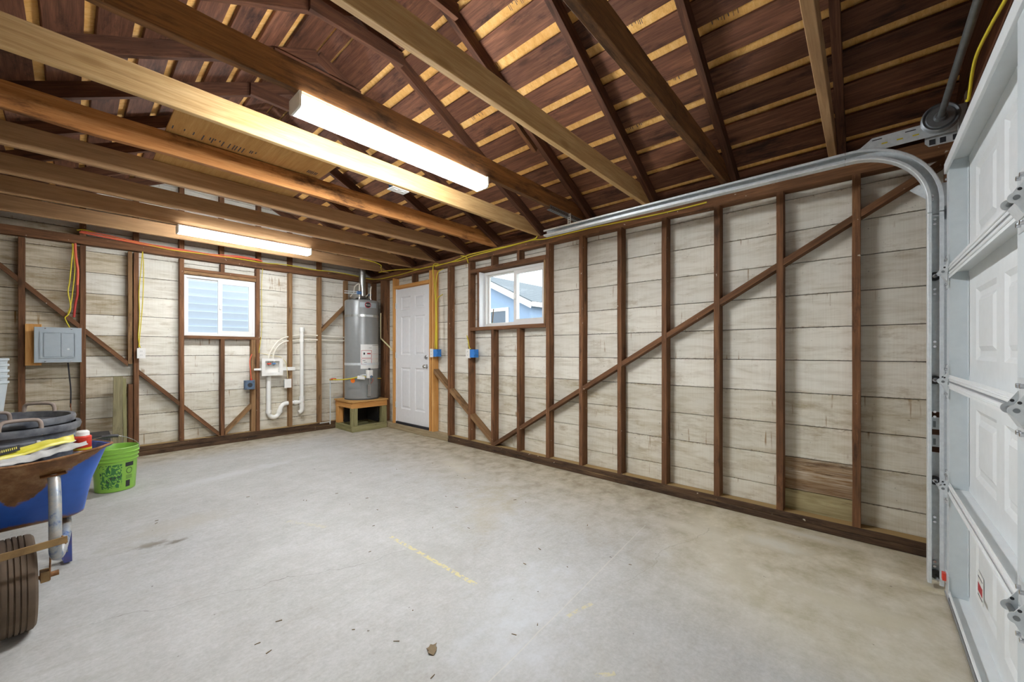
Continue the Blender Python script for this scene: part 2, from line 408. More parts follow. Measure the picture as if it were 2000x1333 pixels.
def beam(name, a, b, w, d, mat, parent=None, up=(0, 0, 1), ch=.002, wob=0.0, var=0):
    """lumber from a to b (centre line); w across, d along up."""
    a = Vector(a); b = Vector(b); x = (b-a); L = x.length; x.normalize()
    up = Vector(up); y = up.cross(x)
    if y.length < 1e-5: up = Vector((0, 1, 0)); y = up.cross(x)
    y.normalize(); z = x.cross(y)
    R = Matrix((x, y, z)).transposed().to_4x4()
    o = bpy.data.objects.new(name, beam_mesh(L, w, d, mat, ch, wob, var))
    return link(o, Matrix.Translation((a+b)/2) @ R, parent)
def bx(name, x0, x1, y0, y1, z0, z1, mat, parent=None, ch=.002, wob=0.0, var=0):
    dx, dy, dz = abs(x1-x0), abs(y1-y0), abs(z1-z0); cx, cy, cz = (x0+x1)/2, (y0+y1)/2, (z0+z1)/2
    if dx >= dy and dx >= dz: return beam(name, (x0, cy, cz), (x1, cy, cz), dy, dz, mat, parent, (0, 0, 1), ch, wob, var)
    if dy >= dz: return beam(name, (cx, y0, cz), (cx, y1, cz), dx, dz, mat, parent, (0, 0, 1), ch, wob, var)
    return beam(name, (cx, cy, z0), (cx, cy, z1), dx, dy, mat, parent, (0, 1, 0), ch, wob, var)
def tube(name, pts, r, mat, parent=None, n=8, curve=True, cap=True, M4=None):
    P = [Vector(p) for p in pts]
    if curve and len(P) > 2:
        Q = []
        for i in range(len(P)-1):
            p0 = P[max(i-1, 0)]; p1 = P[i]; p2 = P[i+1]; p3 = P[min(i+2, len(P)-1)]
            for k in range(5):
                t = k/5
                Q.append(.5*((2*p1)+(-p0+p2)*t+(2*p0-5*p1+4*p2-p3)*t*t+(-p0+3*p1-3*p2+p3)*t*t*t))
        Q.append(P[-1]); P = Q
    V = []; F = []; prev = None
    for i, p in enumerate(P):
        d = (P[min(i+1, len(P)-1)]-P[max(i-1, 0)]).normalized()
        if prev is None:
            u = d.orthogonal().normalized()
        else:
            u = (prev-d*prev.dot(d)).normalized()
        prev = u; w = d.cross(u)
        for k in range(n):
            a = 2*math.pi*k/n; V.append(p+(u*math.cos(a)+w*math.sin(a))*r)
    for i in range(len(P)-1):
        for k in range(n): F.append((i*n+k, i*n+(k+1) % n, (i+1)*n+(k+1) % n, (i+1)*n+k))
    if cap: F.append(tuple(range(n))); F.append(tuple((len(P)-1)*n+k for k in range(n)))
    return mesh(name, V, F, mat, parent, M4, True, .9)
def lathe(name, prof, mat, parent=None, M4=None, seg=32, a0=0, a1=2*math.pi, smooth=True, ang=.6):
    V = []; F = []; full = abs(a1-a0-2*math.pi) < 1e-4; n = seg if full else seg+1
    for i in range(n):
        a = a0+(a1-a0)*i/seg
        for (r, z) in prof: V.append((r*math.cos(a), r*math.sin(a), z))
    m = len(prof)
    for i in range(seg):
        j = (i+1) % n
        for k in range(m-1):
            F.append((i*m+k, j*m+k, j*m+k+1, i*m+k+1))
    if full:
        for k, rev in ((0, True), (m-1, False)):
            if prof[k][0] > 1e-5: pass
    me_o = mesh(name, V, F, mat, parent, M4, smooth, ang)
    return me_o
def cyl(name, a, b, r, mat, parent=None, n=20):
    return tube(name, [a, b], r, mat, parent, n, False)
def extr(name, poly, axis_fn, h0, h1, mat, parent=None):
    """poly: 2D outline; axis_fn(u,v,h)->xyz"""
    n = len(poly); V = [axis_fn(u, v, h0) for u, v in poly]+[axis_fn(u, v, h1) for u, v in poly]
    F = [tuple(range(n)), tuple(range(2*n-1, n-1, -1))]+[(i, (i+1) % n, n+(i+1) % n, n+i) for i in range(n)]
    return mesh(name, V, F, mat, parent)
def circle(r, n=24, cx=0, cy=0): return [(cx+r*math.cos(2*math.pi*i/n), cy+r*math.sin(2*math.pi*i/n)) for i in range(n)]
def frame_mesh(name, y0, y1, z0, z1, w, x0, x1, mat, parent, plane='X'):
    """rectangular ring, w = member width (or 4 widths l,r,b,t)"""
    if isinstance(w, (int, float)): w = (w, w, w, w)
    bm = bmesh.new()
    def box(a0, a1, b0, b1, c0, c1):
        vs2 = []
        for c in (c0, c1):
            for (a, b) in ((a0, b0), (a1, b0), (a1, b1), (a0, b1)):
                vs2.append(bm.verts.new((c, a, b) if plane == 'X' else (a, c, b)))
        for f in ((0, 1, 2, 3), (7, 6, 5, 4), (0, 4, 5, 1), (1, 5, 6, 2), (2, 6, 7, 3), (3, 7, 4, 0)): bm.faces.new([vs2[i] for i in f])
    box(y0, y0+w[0], z0, z1, x0, x1); box(y1-w[1], y1, z0, z1, x0, x1)
    box(y0+w[0], y1-w[1], z0, z0+w[2], x0, x1); box(y0+w[0], y1-w[1], z1-w[3], z1, x0, x1)
    bmesh.ops.recalc_face_normals(bm, faces=bm.faces)
    me = bpy.data.meshes.new(name); bm.to_mesh(me); bm.free(); me.materials.append(mat)
    return link(bpy.data.objects.new(name, me), Matrix.Identity(4), parent)

# ------------------------------------------------------------------ the setting
XR, YB, XL, YF = 3.322, 6.177, -.745, -.385       # inner faces of the framing
XO, YO, XLO, YFO = XR+.092, YB+.092, XL-.092, YF-.092   # inner faces of the siding
PB, PT = 2.330, 2.430                             # top plate
RX = (XR+XL)/2                                    # ridge
SL = .5                                           # roof slope
R0 = 2.45                                         # underside of rafters at the plate
def rz(X, o=0.0): return R0+o+SL*((XR-X) if X >= RX else (X-XL))

floor = mesh('floor', [(XLO-.1, YFO-.1, 0), (XO+.1, YFO-.1, 0), (XO+.1, YO+.1, 0), (XLO-.1, YO+.1, 0),
                       (XLO-.1, YFO-.1, -.12), (XO+.1, YFO-.1, -.12), (XO+.1, YO+.1, -.12), (XLO-.1, YO+.1, -.12)],
             [(0, 1, 2, 3), (4, 5, 6, 7), (0, 1, 5, 4), (1, 2, 6, 5), (2, 3, 7, 6), (3, 0, 4, 7)], M['floor'])
tag(floor, kind='structure')
ground = mesh('ground', [(-30, -30, -.15), (40, -30, -.15), (40, 40, -.15), (-30, 40, -.15)], [(0, 1, 2, 3)],
              plain('gravel_and_soil', '8a8474', .9, amt=.6, vs_=3)); tag(ground, kind='structure')

# ---- right wall
def sheet(name, pts_holes, mat): pass
def wall_sheet(name, plane, c0, c1, rects, mat):
    """outer sheathing made of rectangles (a0,a1,z0,z1) leaving the openings free"""
    bm = bmesh.new()
    for (a0, a1, z0, z1) in rects:
        vv = []
        for c in (c0, c1):
            for (a, z) in ((a0, z0), (a1, z0), (a1, z1), (a0, z1)): vv.append(bm.verts.new((c, a, z) if plane == 'X' else (a, c, z)))
        for f in ((0, 1, 2, 3), (7, 6, 5, 4), (0, 4, 5, 1), (1, 5, 6, 2), (2, 6, 7, 3), (3, 7, 4, 0)): bm.faces.new([vv[i] for i in f])
    bmesh.ops.recalc_face_normals(bm, faces=bm.faces)
    me = bpy.data.meshes.new(name); bm.to_mesh(me); bm.free(); me.materials.append(mat)
    o = link(bpy.data.objects.new(name, me), Matrix.Identity(4)); tag(o, kind='structure'); return o
BT = .020
WR = (2.53, 3.50, 1.50, 2.17)      # right window opening y0,y1,z0,z1
DR = (4.555, 5.41, .09, 2.155)     # man door opening
wall_r = wall_sheet('wall_right', 'X', XO+BT, XO+BT+.02, [
    (YFO-.04, WR[0], 0, 2.62), (WR[0], WR[1], 0, WR[2]), (WR[0], WR[1], WR[3], 2.62), (WR[1], DR[0], 0, 2.62),
    (DR[0], DR[1], 0, DR[2]), (DR[0], DR[1], DR[3], 2.62), (DR[1], YO+.04, 0, 2.62)], M['hood'])
def courses(z_first, dz, top):
    z = [0.0]; k = z_first
    while k < top-.03: z.append(k); k += dz
    z.append(top); return z
zc = courses(.226, .2290, 2.60)
G = .0042
def spans(za, zb_, a0, a1, holes):
    """the pieces of one course (za..zb_) left by the openings (h0,h1,hz0,hz1)"""
    levels = sorted({za, zb_}|{v for h in holes for v in h[2:4] if za < v < zb_}); out = []
    for p, q in zip(levels[:-1], levels[1:]):
        sg = [(a0, a1)]
        for h in holes:
            if h[2] < (p+q)/2 < h[3]: sg = cut(sg, h[0], h[1])
        out.append((p, q, sg))
    # full-length pieces are rejoined when nothing splits them
    return out
def cut(segs, a, b):
    out = []
    for s0, s1 in segs:
        if b <= s0 or a >= s1: out.append((s0, s1)); continue
        if a > s0: out.append((s0, a))
        if b < s1: out.append((b, s1))
    return out
def shiplap(za, zb_, a0, a1, holes):
    levels = spans(za, zb_, a0, a1, holes); res = []
    if len(levels) == 1: return [(za, zb_, x0, x1) for x0, x1 in levels[0][2]]
    # columns beside the opening keep their full height, those above or below it are ripped
    xs = sorted({a0, a1}|{v for h in holes if h[3] > za and h[2] < zb_ for v in h[:2]})
    for x0, x1 in zip(xs[:-1], xs[1:]):
        zz = [(p, q) for p, q, sg in levels if any(c0 <= (x0+x1)/2 <= c1 for c0, c1 in sg)]
        if len(zz) > 1 and all(abs(zz[i][1]-zz[i+1][0]) < 1e-6 for i in range(len(zz)-1)): zz = [(zz[0][0], zz[-1][1])]
        for p, q in zz: res.append((p, q, x0, x1))
    return res
for i in range(len(zc)-1):
    z0, z1 = zc[i]+G/2, zc[i+1]-G/2
    segs = [(YFO, YO)]
    holes = [(WR[0], WR[1], WR[2], WR[3]), (DR[0]-.01, DR[1]+.01, -1, DR[3])]
    if i in (0, 1):
        holes.append((.02, .43, -1, 9))
        bx('board', XO+.001, XO+BT, .022, .428, z0, z1, M['foot_board'] if i == 0 else M['board_rot'], wall_r)
    for z0, z1, s0, s1 in shiplap(z0, z1, YFO, YO, holes):
        # butt joints fall on studs
        cuts = [s0]
        for j in ([.853, 3.05] if i % 3 == 0 else ([1.666] if i % 3 == 1 else [.4466, 2.479])):
            if s0+.3 < j < s1-.3: cuts.append(j)
        cuts.append(s1)
        for q in range(len(cuts)-1):
            mt = M['board_low'] if i < 4 else M['board']
            off = (.0 if i % 2 else .0015)
            bx('board', XO+off, XO+BT, cuts[q]+.001, cuts[q+1]-.001, z0, z1, mt, wall_r, ch=.0025)
st = [.0402+.4064*k for k in range(11)]
SW = .0415
def studR(y, z0, z1, m='stud', w=SW, var=0, nm='stud'):
    return bx(nm, XR, XO-.001, y-w/2, y+w/2, z0, z1, M[m], wall_r, wob=.0012, var=var)
for k, y in enumerate(st):
    if k in (7, 8): continue
    studR(y, .086, PB, var=k)
studR(-.365, .086, PB)
for y in (st[7], st[8]): studR(y, .086, 1.457, var=int(y*10)); studR(y, 2.222, PB, nm='cripple_stud')
studR(2.516, 1.50, 2.17, w=.026, m='stud_tan', nm='trimmer_stud'); studR(3.535, 1.50, 2.17, w=.035, nm='trimmer_stud')
bx('window_header', XR, XO-.001, 2.501, 3.676, 2.172, 2.222, M['stud'], wall_r, wob=.001)
bx('window_sill_plate', XR, XO-.001, 2.501, 3.676, 1.459, 1.499, M['stud'], wall_r, wob=.001)
bx('sill_plate', XR, XO, YF, 4.10, .043, .086, M['sill'], wall_r, wob=.002, ch=.004)
bx('sill_plate', XR, XO, YF, 4.12, .0, .043, M['sill'], wall_r, wob=.002, var=2, ch=.004)
bx('sill_plate', XR+.004, XO, 4.122, YO, .0, .088, M['beige_sill'], wall_r, wob=.002, ch=.005)
bx('top_plate', XR, XO, YF, 2.9, PB, PT, M['stud'], wall_r, wob=.002, ch=.003)
bx('top_plate', XR, XO, 2.9, YB, PB+.003, PT, M['stud'], wall_r, wob=.002, ch=.003, var=3)
def brace_segs(A, B, studs, half, mat, wall, plane, c, th=.040, dep=.088):
    A = Vector(A); B = Vector(B)      # (coordinate along the wall, z)
    if A.x > B.x: A, B = B, A
    sl = (B.y-A.y)/(B.x-A.x)
    xs = [A.x]+[s for s in sorted(studs) if A.x < s < B.x]+[B.x]
    for i in range(len(xs)-1):
        a = xs[i]+(half if i else 0); b = xs[i+1]-(half if i < len(xs)-2 else 0)
        if b-a < .03: continue
        za, zb = A.y+sl*(a-A.x), A.y+sl*(b-A.x)
        h = th/2*math.hypot(1, sl)
        poly = [(a, za-h), (b, zb-h), (b, zb+h), (a, za+h)]
        if plane == 'X': fn = lambda u, v, hh: (hh, u, v)
        else: fn = lambda u, v, hh: (u, hh, v)
        # object-space x must follow the grain: build in a local frame
        cx, cz = (a+b)/2, (za+zb)/2; an = math.atan(sl)
        V = []
        for hh in (0, dep):
            for (u, v) in poly:
                du, dv = u-cx, v-cz
                V.append((du*math.cos(an)+dv*math.sin(an), hh if plane == 'Y' else -hh, -du*math.sin(an)+dv*math.cos(an)))
        F = [(0, 1, 2, 3), (7, 6, 5, 4), (0, 4, 5, 1), (1, 5, 6, 2), (2, 6, 7, 3), (3, 7, 4, 0)]
        R = Matrix.Rotation(-an, 4, 'Y')
        if plane == 'X':
            M4 = Matrix.Translation((c, cx, cz)) @ Matrix.Rotation(math.pi/2, 4, 'Z') @ R
        else: M4 = Matrix.Translation((cx, c, cz)) @ R
        mesh('diagonal_brace', V, F, mat, wall, M4)
brace_segs((-.34, 2.296), (3.275, .098), [y for y in st if y < 3.2], SW/2, M['stud'], wall_r, 'X', XR+.002)
brace_segs((3.31, .13), (4.43, .93), [st[9], st[10]], SW/2, M['stud_tan'], wall_r, 'X', XR+.003)
# door framing
studR(4.452, .089, 2.33, 'fir', .037, nm='trimmer_stud'); studR(4.513, .089, 2.33, 'fir', .036, nm='trimmer_stud')
studR(5.448, .089, 2.33, 'fir', .04, nm='trimmer_stud'); 
bx('door_header', XR, XO, 4.535, 5.425, 2.160, 2.205, M['fir'], wall_r)
studR(4.93, 2.21, PB, nm='cripple_stud')
for k, y in enumerate((5.72, 5.763, 5.806, 6.13)): studR(y, .089, PB, var=k)
bx('frieze_block', XO-.02, XO, YF, YO, PT, 2.60, M['rafter'], wall_r)
# painted jamb left of the right-hand window, and nails
bx('window_jamb', XR-.002, XO, 3.497, 3.517, 1.50, 2.165, M['white_trim'], wall_r)

# ---- back wall
GZ = rz(RX, .10)
wall_b = wall_sheet('wall_back', 'Y', YO+BT, YO+BT+.02, [
    (XLO-.04, .905, 0, 2.62), (.905, 1.675, 0, 1.395), (.905, 1.675, 2.150, 2.62), (1.675, XO+.04, 0, 2.62)], M['hood'])
extr('gable_sheet', [(XLO, 2.60), (XO, 2.60), (RX, rz(RX, .12))], lambda u, v, h: (u, h, v), YO+BT, YO+BT+.02, M['hood'], wall_b)
zb = courses(.235, .2283, 3.55)
for i in range(len(zb)-1):
    z0, z1 = zb[i]+G/2, zb[i+1]-G/2; zm = (z0+z1)/2
    xa, xb = XLO, XO
    if z1 > 2.60:
        xa = XL+(z0-2.56)/SL+.01; xb = XR-(z0-2.56)/SL-.01
        if xb-xa < .1: continue
        zt = lambda X: rz(X, .105)
        poly = [(xa, z0), (xb, z0)]
        if zt(xb) < z1: poly += [(min(xb, XR-(z1-2.555)/SL), min(z1, GZ))]
        else: poly += [(xb, z1)]
        poly += [(max(xa, XL+(z1-2.555)/SL), min(z1, GZ))]
        if poly[2][0] < poly[3][0]: poly = [(xa, z0), (xb, z0), (RX, GZ)]
        n = len(poly); cx, cz = RX, zm
        V = [(u-cx, h, v-cz) for h in (0, BT) for u, v in poly]
        F = [tuple(range(n)), tuple(range(2*n-1, n-1, -1))]+[(q, (q+1) % n, n+(q+1) % n, n+q) for q in range(n)]
        mesh('board', V, F, M['board_gable'], wall_b, Matrix.Translation((cx, YO, cz)))
        continue
    for z0, z1, s0, s1 in shiplap(z0, z1, xa, xb, [(.905, 1.675, 1.395, 2.150)]):
        cuts = [s0]
        for j in ([.076, 2.107] if i % 2 == 0 else [.47, 2.52]):
            if s0+.3 < j < s1-.2: cuts.append(j)
        cuts.append(s1)
        for q in range(len(cuts)-1):
            mid = (cuts[q]+cuts[q+1])/2
            mt = M['board_dim'] if mid < .3 and cuts[q+1] < .6 else (M['board_low'] if i < 3 else M['board'])
            bx('board', cuts[q]+.001, cuts[q+1]-.001, YO+(.0 if i % 2 else .0012), YO+BT, z0, z1, mt, wall_b, ch=.0025)
def studB(x, z0, z1, m='stud', w=.043, nm='stud', var=0, y0=None):
    return bx(nm, x-w/2, x+w/2, YB if y0 is None else y0, YO-.001, z0, z1, M[m], wall_b, wob=.0012, var=var)
SB = [-.74, -.333, .076, .487, .889, 1.695, 2.107, 2.520, 2.932, 3.27]
for k, x in enumerate(SB): studB(x, .112, PB, 'stud_tan' if 1.8 < x < 3.2 else 'stud', var=k)
studB(1.297, .112, 1.36, var=4); studB(1.297, 2.225, PB, nm='cripple_stud')
studB(1.642, .112, 1.36, 'stud_tan', .05, var=5, nm='trimmer_stud')
studB(.437, 1.06, 2.33, 'stud_tan', .034, nm='trimmer_stud'); studB(.440, .112, .83, 'stud', .04, var=3)
bx('window_header', .911, 1.673, YB, YO, 2.190, 2.226, M['stud'], wall_b, wob=.001)
bx('window_header', .911, 1.673, YB+.01, YO, 2.150, 2.189, M['stud_tan'], wall_b, wob=.001)
bx('window_sill_plate', .911, 1.725, YB-.004, YO, 1.358, 1.395, M['stud'], wall_b, wob=.001)
bx('sill_plate', XLO, XR, YB, YO, .058, .112, M['sill'], wall_b, wob=.002, ch=.004)
bx('sill_plate', XLO, XR, YB, YO, .0, .058, M['sill'], wall_b, wob=.002, var=5, ch=.004)
bx('top_plate', XLO, XR, YB, YO, PB+.012, PT, M['stud'], wall_b, wob=.003, ch=.003)
brace_segs((-.62, 2.205), (1.262, .135), SB+[.44], .022, M['stud'], wall_b, 'Y', YB+.002)
brace_segs((1.325, .14), (1.62, .46), [], .02, M['stud_tan'], wall_b, 'Y', YB+.003)
brace_segs((2.545, 1.515), (2.905, 1.90), [], .02, M['stud_tan'], wall_b, 'Y', YB+.003)
for x in (.889, 1.29, 1.71, .487, 2.107, .076, 2.52):
    zt = rz(x+(.02 if x > RX else -.02), -.0)
    studB(x, PT, zt, w=.048, nm='gable_stud')

# ---- left wall and front wall (beside and behind the camera)
wall_l = wall_sheet('wall_left', 'X', XLO-BT-.02, XLO-BT, [(YFO, YO, 0, 2.62)], M['hood'])
for i in range(len(zc)-1):
    bx('board', XLO-BT, XLO, YFO, YO, zc[i]+G/2, zc[i+1]-G/2, M['board'], wall_l)
for k in range(17): bx('stud', XLO+.001, XL, -.36+.4064*k-SW/2, -.36+.4064*k+SW/2, .086, PB, M['stud'], wall_l)
bx('sill_plate', XLO, XL, YF, YB, 0, .086, M['sill'], wall_l); bx('top_plate', XLO, XL, YF, YB, PB, PT, M['stud'], wall_l)
bx('frieze_block', XLO, XLO+.02, YF, YO, PT, 2.60, M['rafter'], wall_l)
DX0, DX1, DZ = .42, 2.862, 2.135            # garage door
wall_f = wall_sheet('wall_front', 'Y', YFO-BT-.02, YFO-BT, [(XLO, DX0-.03, 0, 2.62), (DX1+.03, XO, 0, 2.62), (DX0-.03, DX1+.03, DZ+.03, 2.62)], M['hood'])
extr('gable_sheet', [(XLO, 2.60), (XO, 2.60), (RX, rz(RX, .12))], lambda u, v, h: (u, h, v), YFO-BT-.02, YFO-BT, M['hood'], wall_f)
for i in range(len(zc)-1):
    z0, z1 = zc[i]+G/2, zc[i+1]-G/2
    for s0, s1 in (cut([(XLO, XO)], DX0-.03, DX1+.03) if z0 < DZ else [(XLO, XO)]): bx('board', s0, s1, YFO-BT, YFO, z0, z1, M['board'], wall_f)
for k, zz in enumerate((2.13, 2.27, 2.41, 2.55, 2.69)):
    bx('header_board', XLO+.05, XO-.01, YFO, YF+.01*(k % 2), zz, zz+.138, M['rafter'] if k % 2 else M['sheath'], wall_f, wob=.001, var=k)
for x in (XL+.02, -.33, .076, DX0-.055, DX1+.05, DX1+.095, XR-.02, 3.24): bx('stud', x-.021, x+.021, YFO, YF, .0, 2.13, M['stud'], wall_f)

# ---- roof: deck, skip sheathing, rafters, joists
YE0, YE1 = YFO-.35, YO+.35
ceiling = mesh('ceiling', [(XLO-.35, YE0, rz(XLO-.35, .135)), (RX, YE0, rz(RX, .135)), (XO+.35, YE0, rz(XO+.35, .135)),
                           (XLO-.35, YE1, rz(XLO-.35, .135)), (RX, YE1, rz(RX, .135)), (XO+.35, YE1, rz(XO+.35, .135)),
                           (XLO-.35, YE0, rz(XLO-.35, .155)), (RX, YE0, rz(RX, .155)), (XO+.35, YE0, rz(XO+.35, .155)),
                           (XLO-.35, YE1, rz(XLO-.35, .155)), (RX, YE1, rz(RX, .155)), (XO+.35, YE1, rz(XO+.35, .155))],
               [(0, 1, 4, 3), (1, 2, 5, 4), (6, 7, 10, 9), (7, 8, 11, 10), (0, 3, 9, 6), (2, 5, 11, 8), (0, 1, 7, 6), (1, 2, 8, 7), (3, 4, 10, 9), (4, 5, 11, 10)], M['deck'])
tag(ceiling, kind='structure')
ang = math.atan(SL); ca, sa = math.cos(ang), math.sin(ang)
def slope_board(x0, x1, y0, y1, side, mat, var):
    """board lying on the rafters between horizontal X positions x0<x1"""
    xm = (x0+x1)/2; w = (x1-x0)/ca; zmid = rz(xm, .106)+.5*.019/ca
    up = Vector((sa, 0, ca)) if side > 0 else Vector((-sa, 0, ca))
    beam('roof_board', (xm, y0, zmid), (xm, y1, zmid), w, .019, mat, ceiling, up, ch=.0015, wob=.0010, var=var)
gaps = [(3.300, .040), (3.118, .040), (2.924, .044), (2.737, .048), (2.555, .047), (2.369, .050), (2.188, .056), (1.982, .060), (1.785, .055), (1.624, .038), (1.385, .012)]
edges = []
xhi = XO+.30
for g, w in gaps:
    edges.append((g+w, xhi)); xhi = g
edges.append((RX+.01, xhi))
for k, (a, b) in enumerate(edges):
    if b-a < .02: continue
    for (ya, yb) in (((YE0, 1.96), (1.965, YE1)) if k % 2 else ((YE0, 3.20), (3.205, YE1))):
        slope_board(a, b, ya, yb, 1, M['sheath'], k)
xlo = XLO-.30; k = 0
g = -.160-.19*2
while g < RX-.12:
    slope_board(xlo, g, YE0, 2.57, -1, M['sheath'], 20+k); slope_board(xlo, g, 2.575, YE1, -1, M['sheath'], 20+k)
    xlo = g+.045+.001*k; g += .1925; k += 1
slope_board(xlo, RX-.01, YE0, YE1, -1, M['sheath'], 40)
def deck_stamp(X, w, y0, n, seed):
    r_ = random.Random(seed); V = []; F = []; y = y0
    for k in range(n):
        y += r_.choice((.010, .014, .022)); a0 = r_.uniform(.12, .3)*w; a1 = w-r_.uniform(.12, .35)*w; wd = r_.choice((.002, .003, .004))
        if r_.random() < .3: a1 = a0+.012
        i = len(V)
        for e in (.1335, .1347):
            for (xx, yy) in ((X+a0, y), (X+a1, y), (X+a1, y+wd), (X+a0, y+wd)): V.append((xx, yy, rz(xx, e)))
        F += [(i, i+1, i+2, i+3), (i+7, i+6, i+5, i+4), (i, i+4, i+5, i+1), (i+1, i+5, i+6, i+2), (i+2, i+6, i+7, i+3), (i+3, i+7, i+4, i)]
    mesh('stamp_print', V, F, M['blue_ink'], ceiling)
for (gi, y0, n, sd_) in ((4, -.22, 11, 1), (5, .50, 8, 2), (5, -.02, 7, 3), (6, .95, 9, 4), (4, .86, 8, 5), (3, 1.18, 9, 6), (8, 1.50, 9, 7), (2, .92, 6, 8), (6, 2.30, 8, 9), (7, 1.9, 9, 10)):
    deck_stamp(gaps[gi][0], gaps[gi][1], y0, n, sd_)
RY = [.090+.6165*k for k in range(10)]
RY[5] = 3.19; RY[6] = 3.76; RY[7] = 4.375; RY[8] = 4.935; RY[9] = 5.56
RYall = [YF-.05]+RY+[6.14]
for k, y in enumerate(RYall):
    yc = y+.021
    for sgn in (1, -1):
        xe = XO+.30 if sgn > 0 else XLO-.30
        za = rz(xe, .053); zr = rz(RX, .053)
        beam('rafter', (xe, yc, za), (RX+.0*sgn, yc, zr), .042, .095, M['rafter'], ceiling, (sa*sgn, 0, ca), wob=.0015, var=k)
# collar ties and ridge
for k, y in enumerate(RY[2:]):
    yy = y-.002; e = .97 if k != 1 else .80
    bx('collar_tie', e if e > .9 else .97, 1.62, yy-.036, yy, 3.300, 3.392, M['rafter'], ceiling, wob=.002, var=k)
beam('splice_block', (2.05, 2.025, rz(2.05, .05)), (2.56, 2.025, rz(2.56, .05)), .035, .09, M['stud'], ceiling, (sa, 0, ca))
# joists: (near face y, material, name)
JO = [(.133, 'joist_mid', .040), (.749, 'joist_old', .042), (1.362, 'joist_pale', .036), (1.992, 'joist_old', .042), (2.585, 'joist_pale', .036),
      (3.240, 'joist_orange', .042), (3.800, 'joist_mid', .036), (4.415, 'joist_mid', .036), (4.978, 'joist_mid', .036), (5.60, 'joist_mid', .038)]
for k, (y, m, w) in enumerate(JO):
    x1 = XO-.03; zt = 2.577; c0 = (zt-R0-.10)/SL
    z0 = 2.438
    # top corners sniped to the roof slope
    xt = XR-(zt-R0-.104)/SL
    poly = [(XLO+.03, z0), (x1, z0), (x1, rz(x1, .10)), (min(x1, xt), zt), (XL+(XR-min(x1, xt)), zt), (XLO+.03, rz(XLO+.03, .10))]
    n = len(poly); cx, cz = RX, (z0+zt)/2; rs = random.Random(k)
    V = []; F = []; NS = 14
    # long faces subdivided so old joists can waver
    xs = [poly[0][0]+(poly[1][0]-poly[0][0])*i/NS for i in range(NS+1)]
    wo = .004 if 'old' in m or 'orange' in m else .0012
    for i, X in enumerate(xs):
        zz = min(zt, rz(X, .10)); j = rs.uniform(-wo, wo); jj = rs.uniform(-wo, wo); ch = .0025
        for (yy, z) in ((0, z0+ch+j), (ch, z0+j), (w-ch, z0+j), (w, z0+ch+j), (w, zz-ch+jj), (w-ch, zz+jj), (ch, zz+jj), (0, zz-ch+jj)):
            V.append((X-cx, yy-w/2, z-cz))
    for i in range(NS):
        for q in range(8): F.append((i*8+q, i*8+(q+1) % 8, i*8+8+(q+1) % 8, i*8+8+q))
    F.append(tuple(range(8))); F.append(tuple(NS*8+q for q in range(8)))
    mesh('ceiling_joist', V, F, M[m], ceiling, Matrix.Translation((cx, y+w/2, cz)))

# ------------------------------------------------------------------ windows
def slider(nm, plane, a0, a1, z0, z1, c0, sgn, fixed_low):
    """horizontal slider. a = along wall, c0 = inner face coordinate, sgn = direction outwards"""
    root = empty(nm, ((c0, (a0+a1)/2, z0) if plane == 'X' else ((a0+a1)/2, c0, z0)), kind='structure')
    d = .07*sgn
    frame_mesh('window_frame', a0, a1, z0, z1, (.028, .028, .028, .030), c0, c0+d, M['vinyl'], root, plane)
    am = a0+(a1-a0)*.485
    lo, hi = (a0+.028, am+.02), (am-.02, a1-.028)
    fx, sl = (hi, lo) if not fixed_low else (lo, hi)
    sash = frame_mesh('sash', sl[0], sl[1], z0+.028, z1-.030, (.045, .040, .042, .042), c0+.008*sgn, c0+.034*sgn, M['vinyl'], root, plane)
    fix = frame_mesh('fixed_sash', fx[0], fx[1], z0+.028, z1-.030, (.020, .018, .016, .016), c0+.036*sgn, c0+.062*sgn, M['vinyl'], root, plane)
    for (p, q, cc, par, m_) in ((sl[0]+.04, sl[1]-.035, .021, sash, .040), (fx[0]+.015, fx[1]-.012, .049, fix, .015)):
        if plane == 'X': bx('pane', c0+cc*sgn-.002, c0+cc*sgn+.002, p, q, z0+.028+m_, z1-.030-m_, M['glass'], par, ch=.0003)
        else: bx('pane', p, q, c0+cc*sgn-.002, c0+cc*sgn+.002, z0+.028+m_, z1-.030-m_, M['glass'], par, ch=.0003)
    zc_ = (z0+z1)/2
    e = sl[0]+.02 if not fixed_low and False else (sl[1]-.022 if not fixed_low else sl[0]+.022)
    if plane == 'X': bx('latch', c0-.012*sgn, c0+.008*sgn, e-.010, e+.010, zc_-.03, zc_+.03, M['vinyl'], sash)
    else: bx('latch', e-.010, e+.010, c0-.012*sgn, c0+.008*sgn, zc_-.03, zc_+.03, M['vinyl'], sash)
    if plane == 'X': cyl('round_lock', (c0+.030*sgn, am-.002, zc_), (c0+.034*sgn, am-.002, zc_), .016, M['ink'], fix, 14)
    return root
slider('window_1', 'X', 2.535, 3.492, 1.502, 2.164, XR+.070, 1, False)
slider('window_2', 'Y', .912, 1.668, 1.398, 2.146, YB+.045, 1, True)

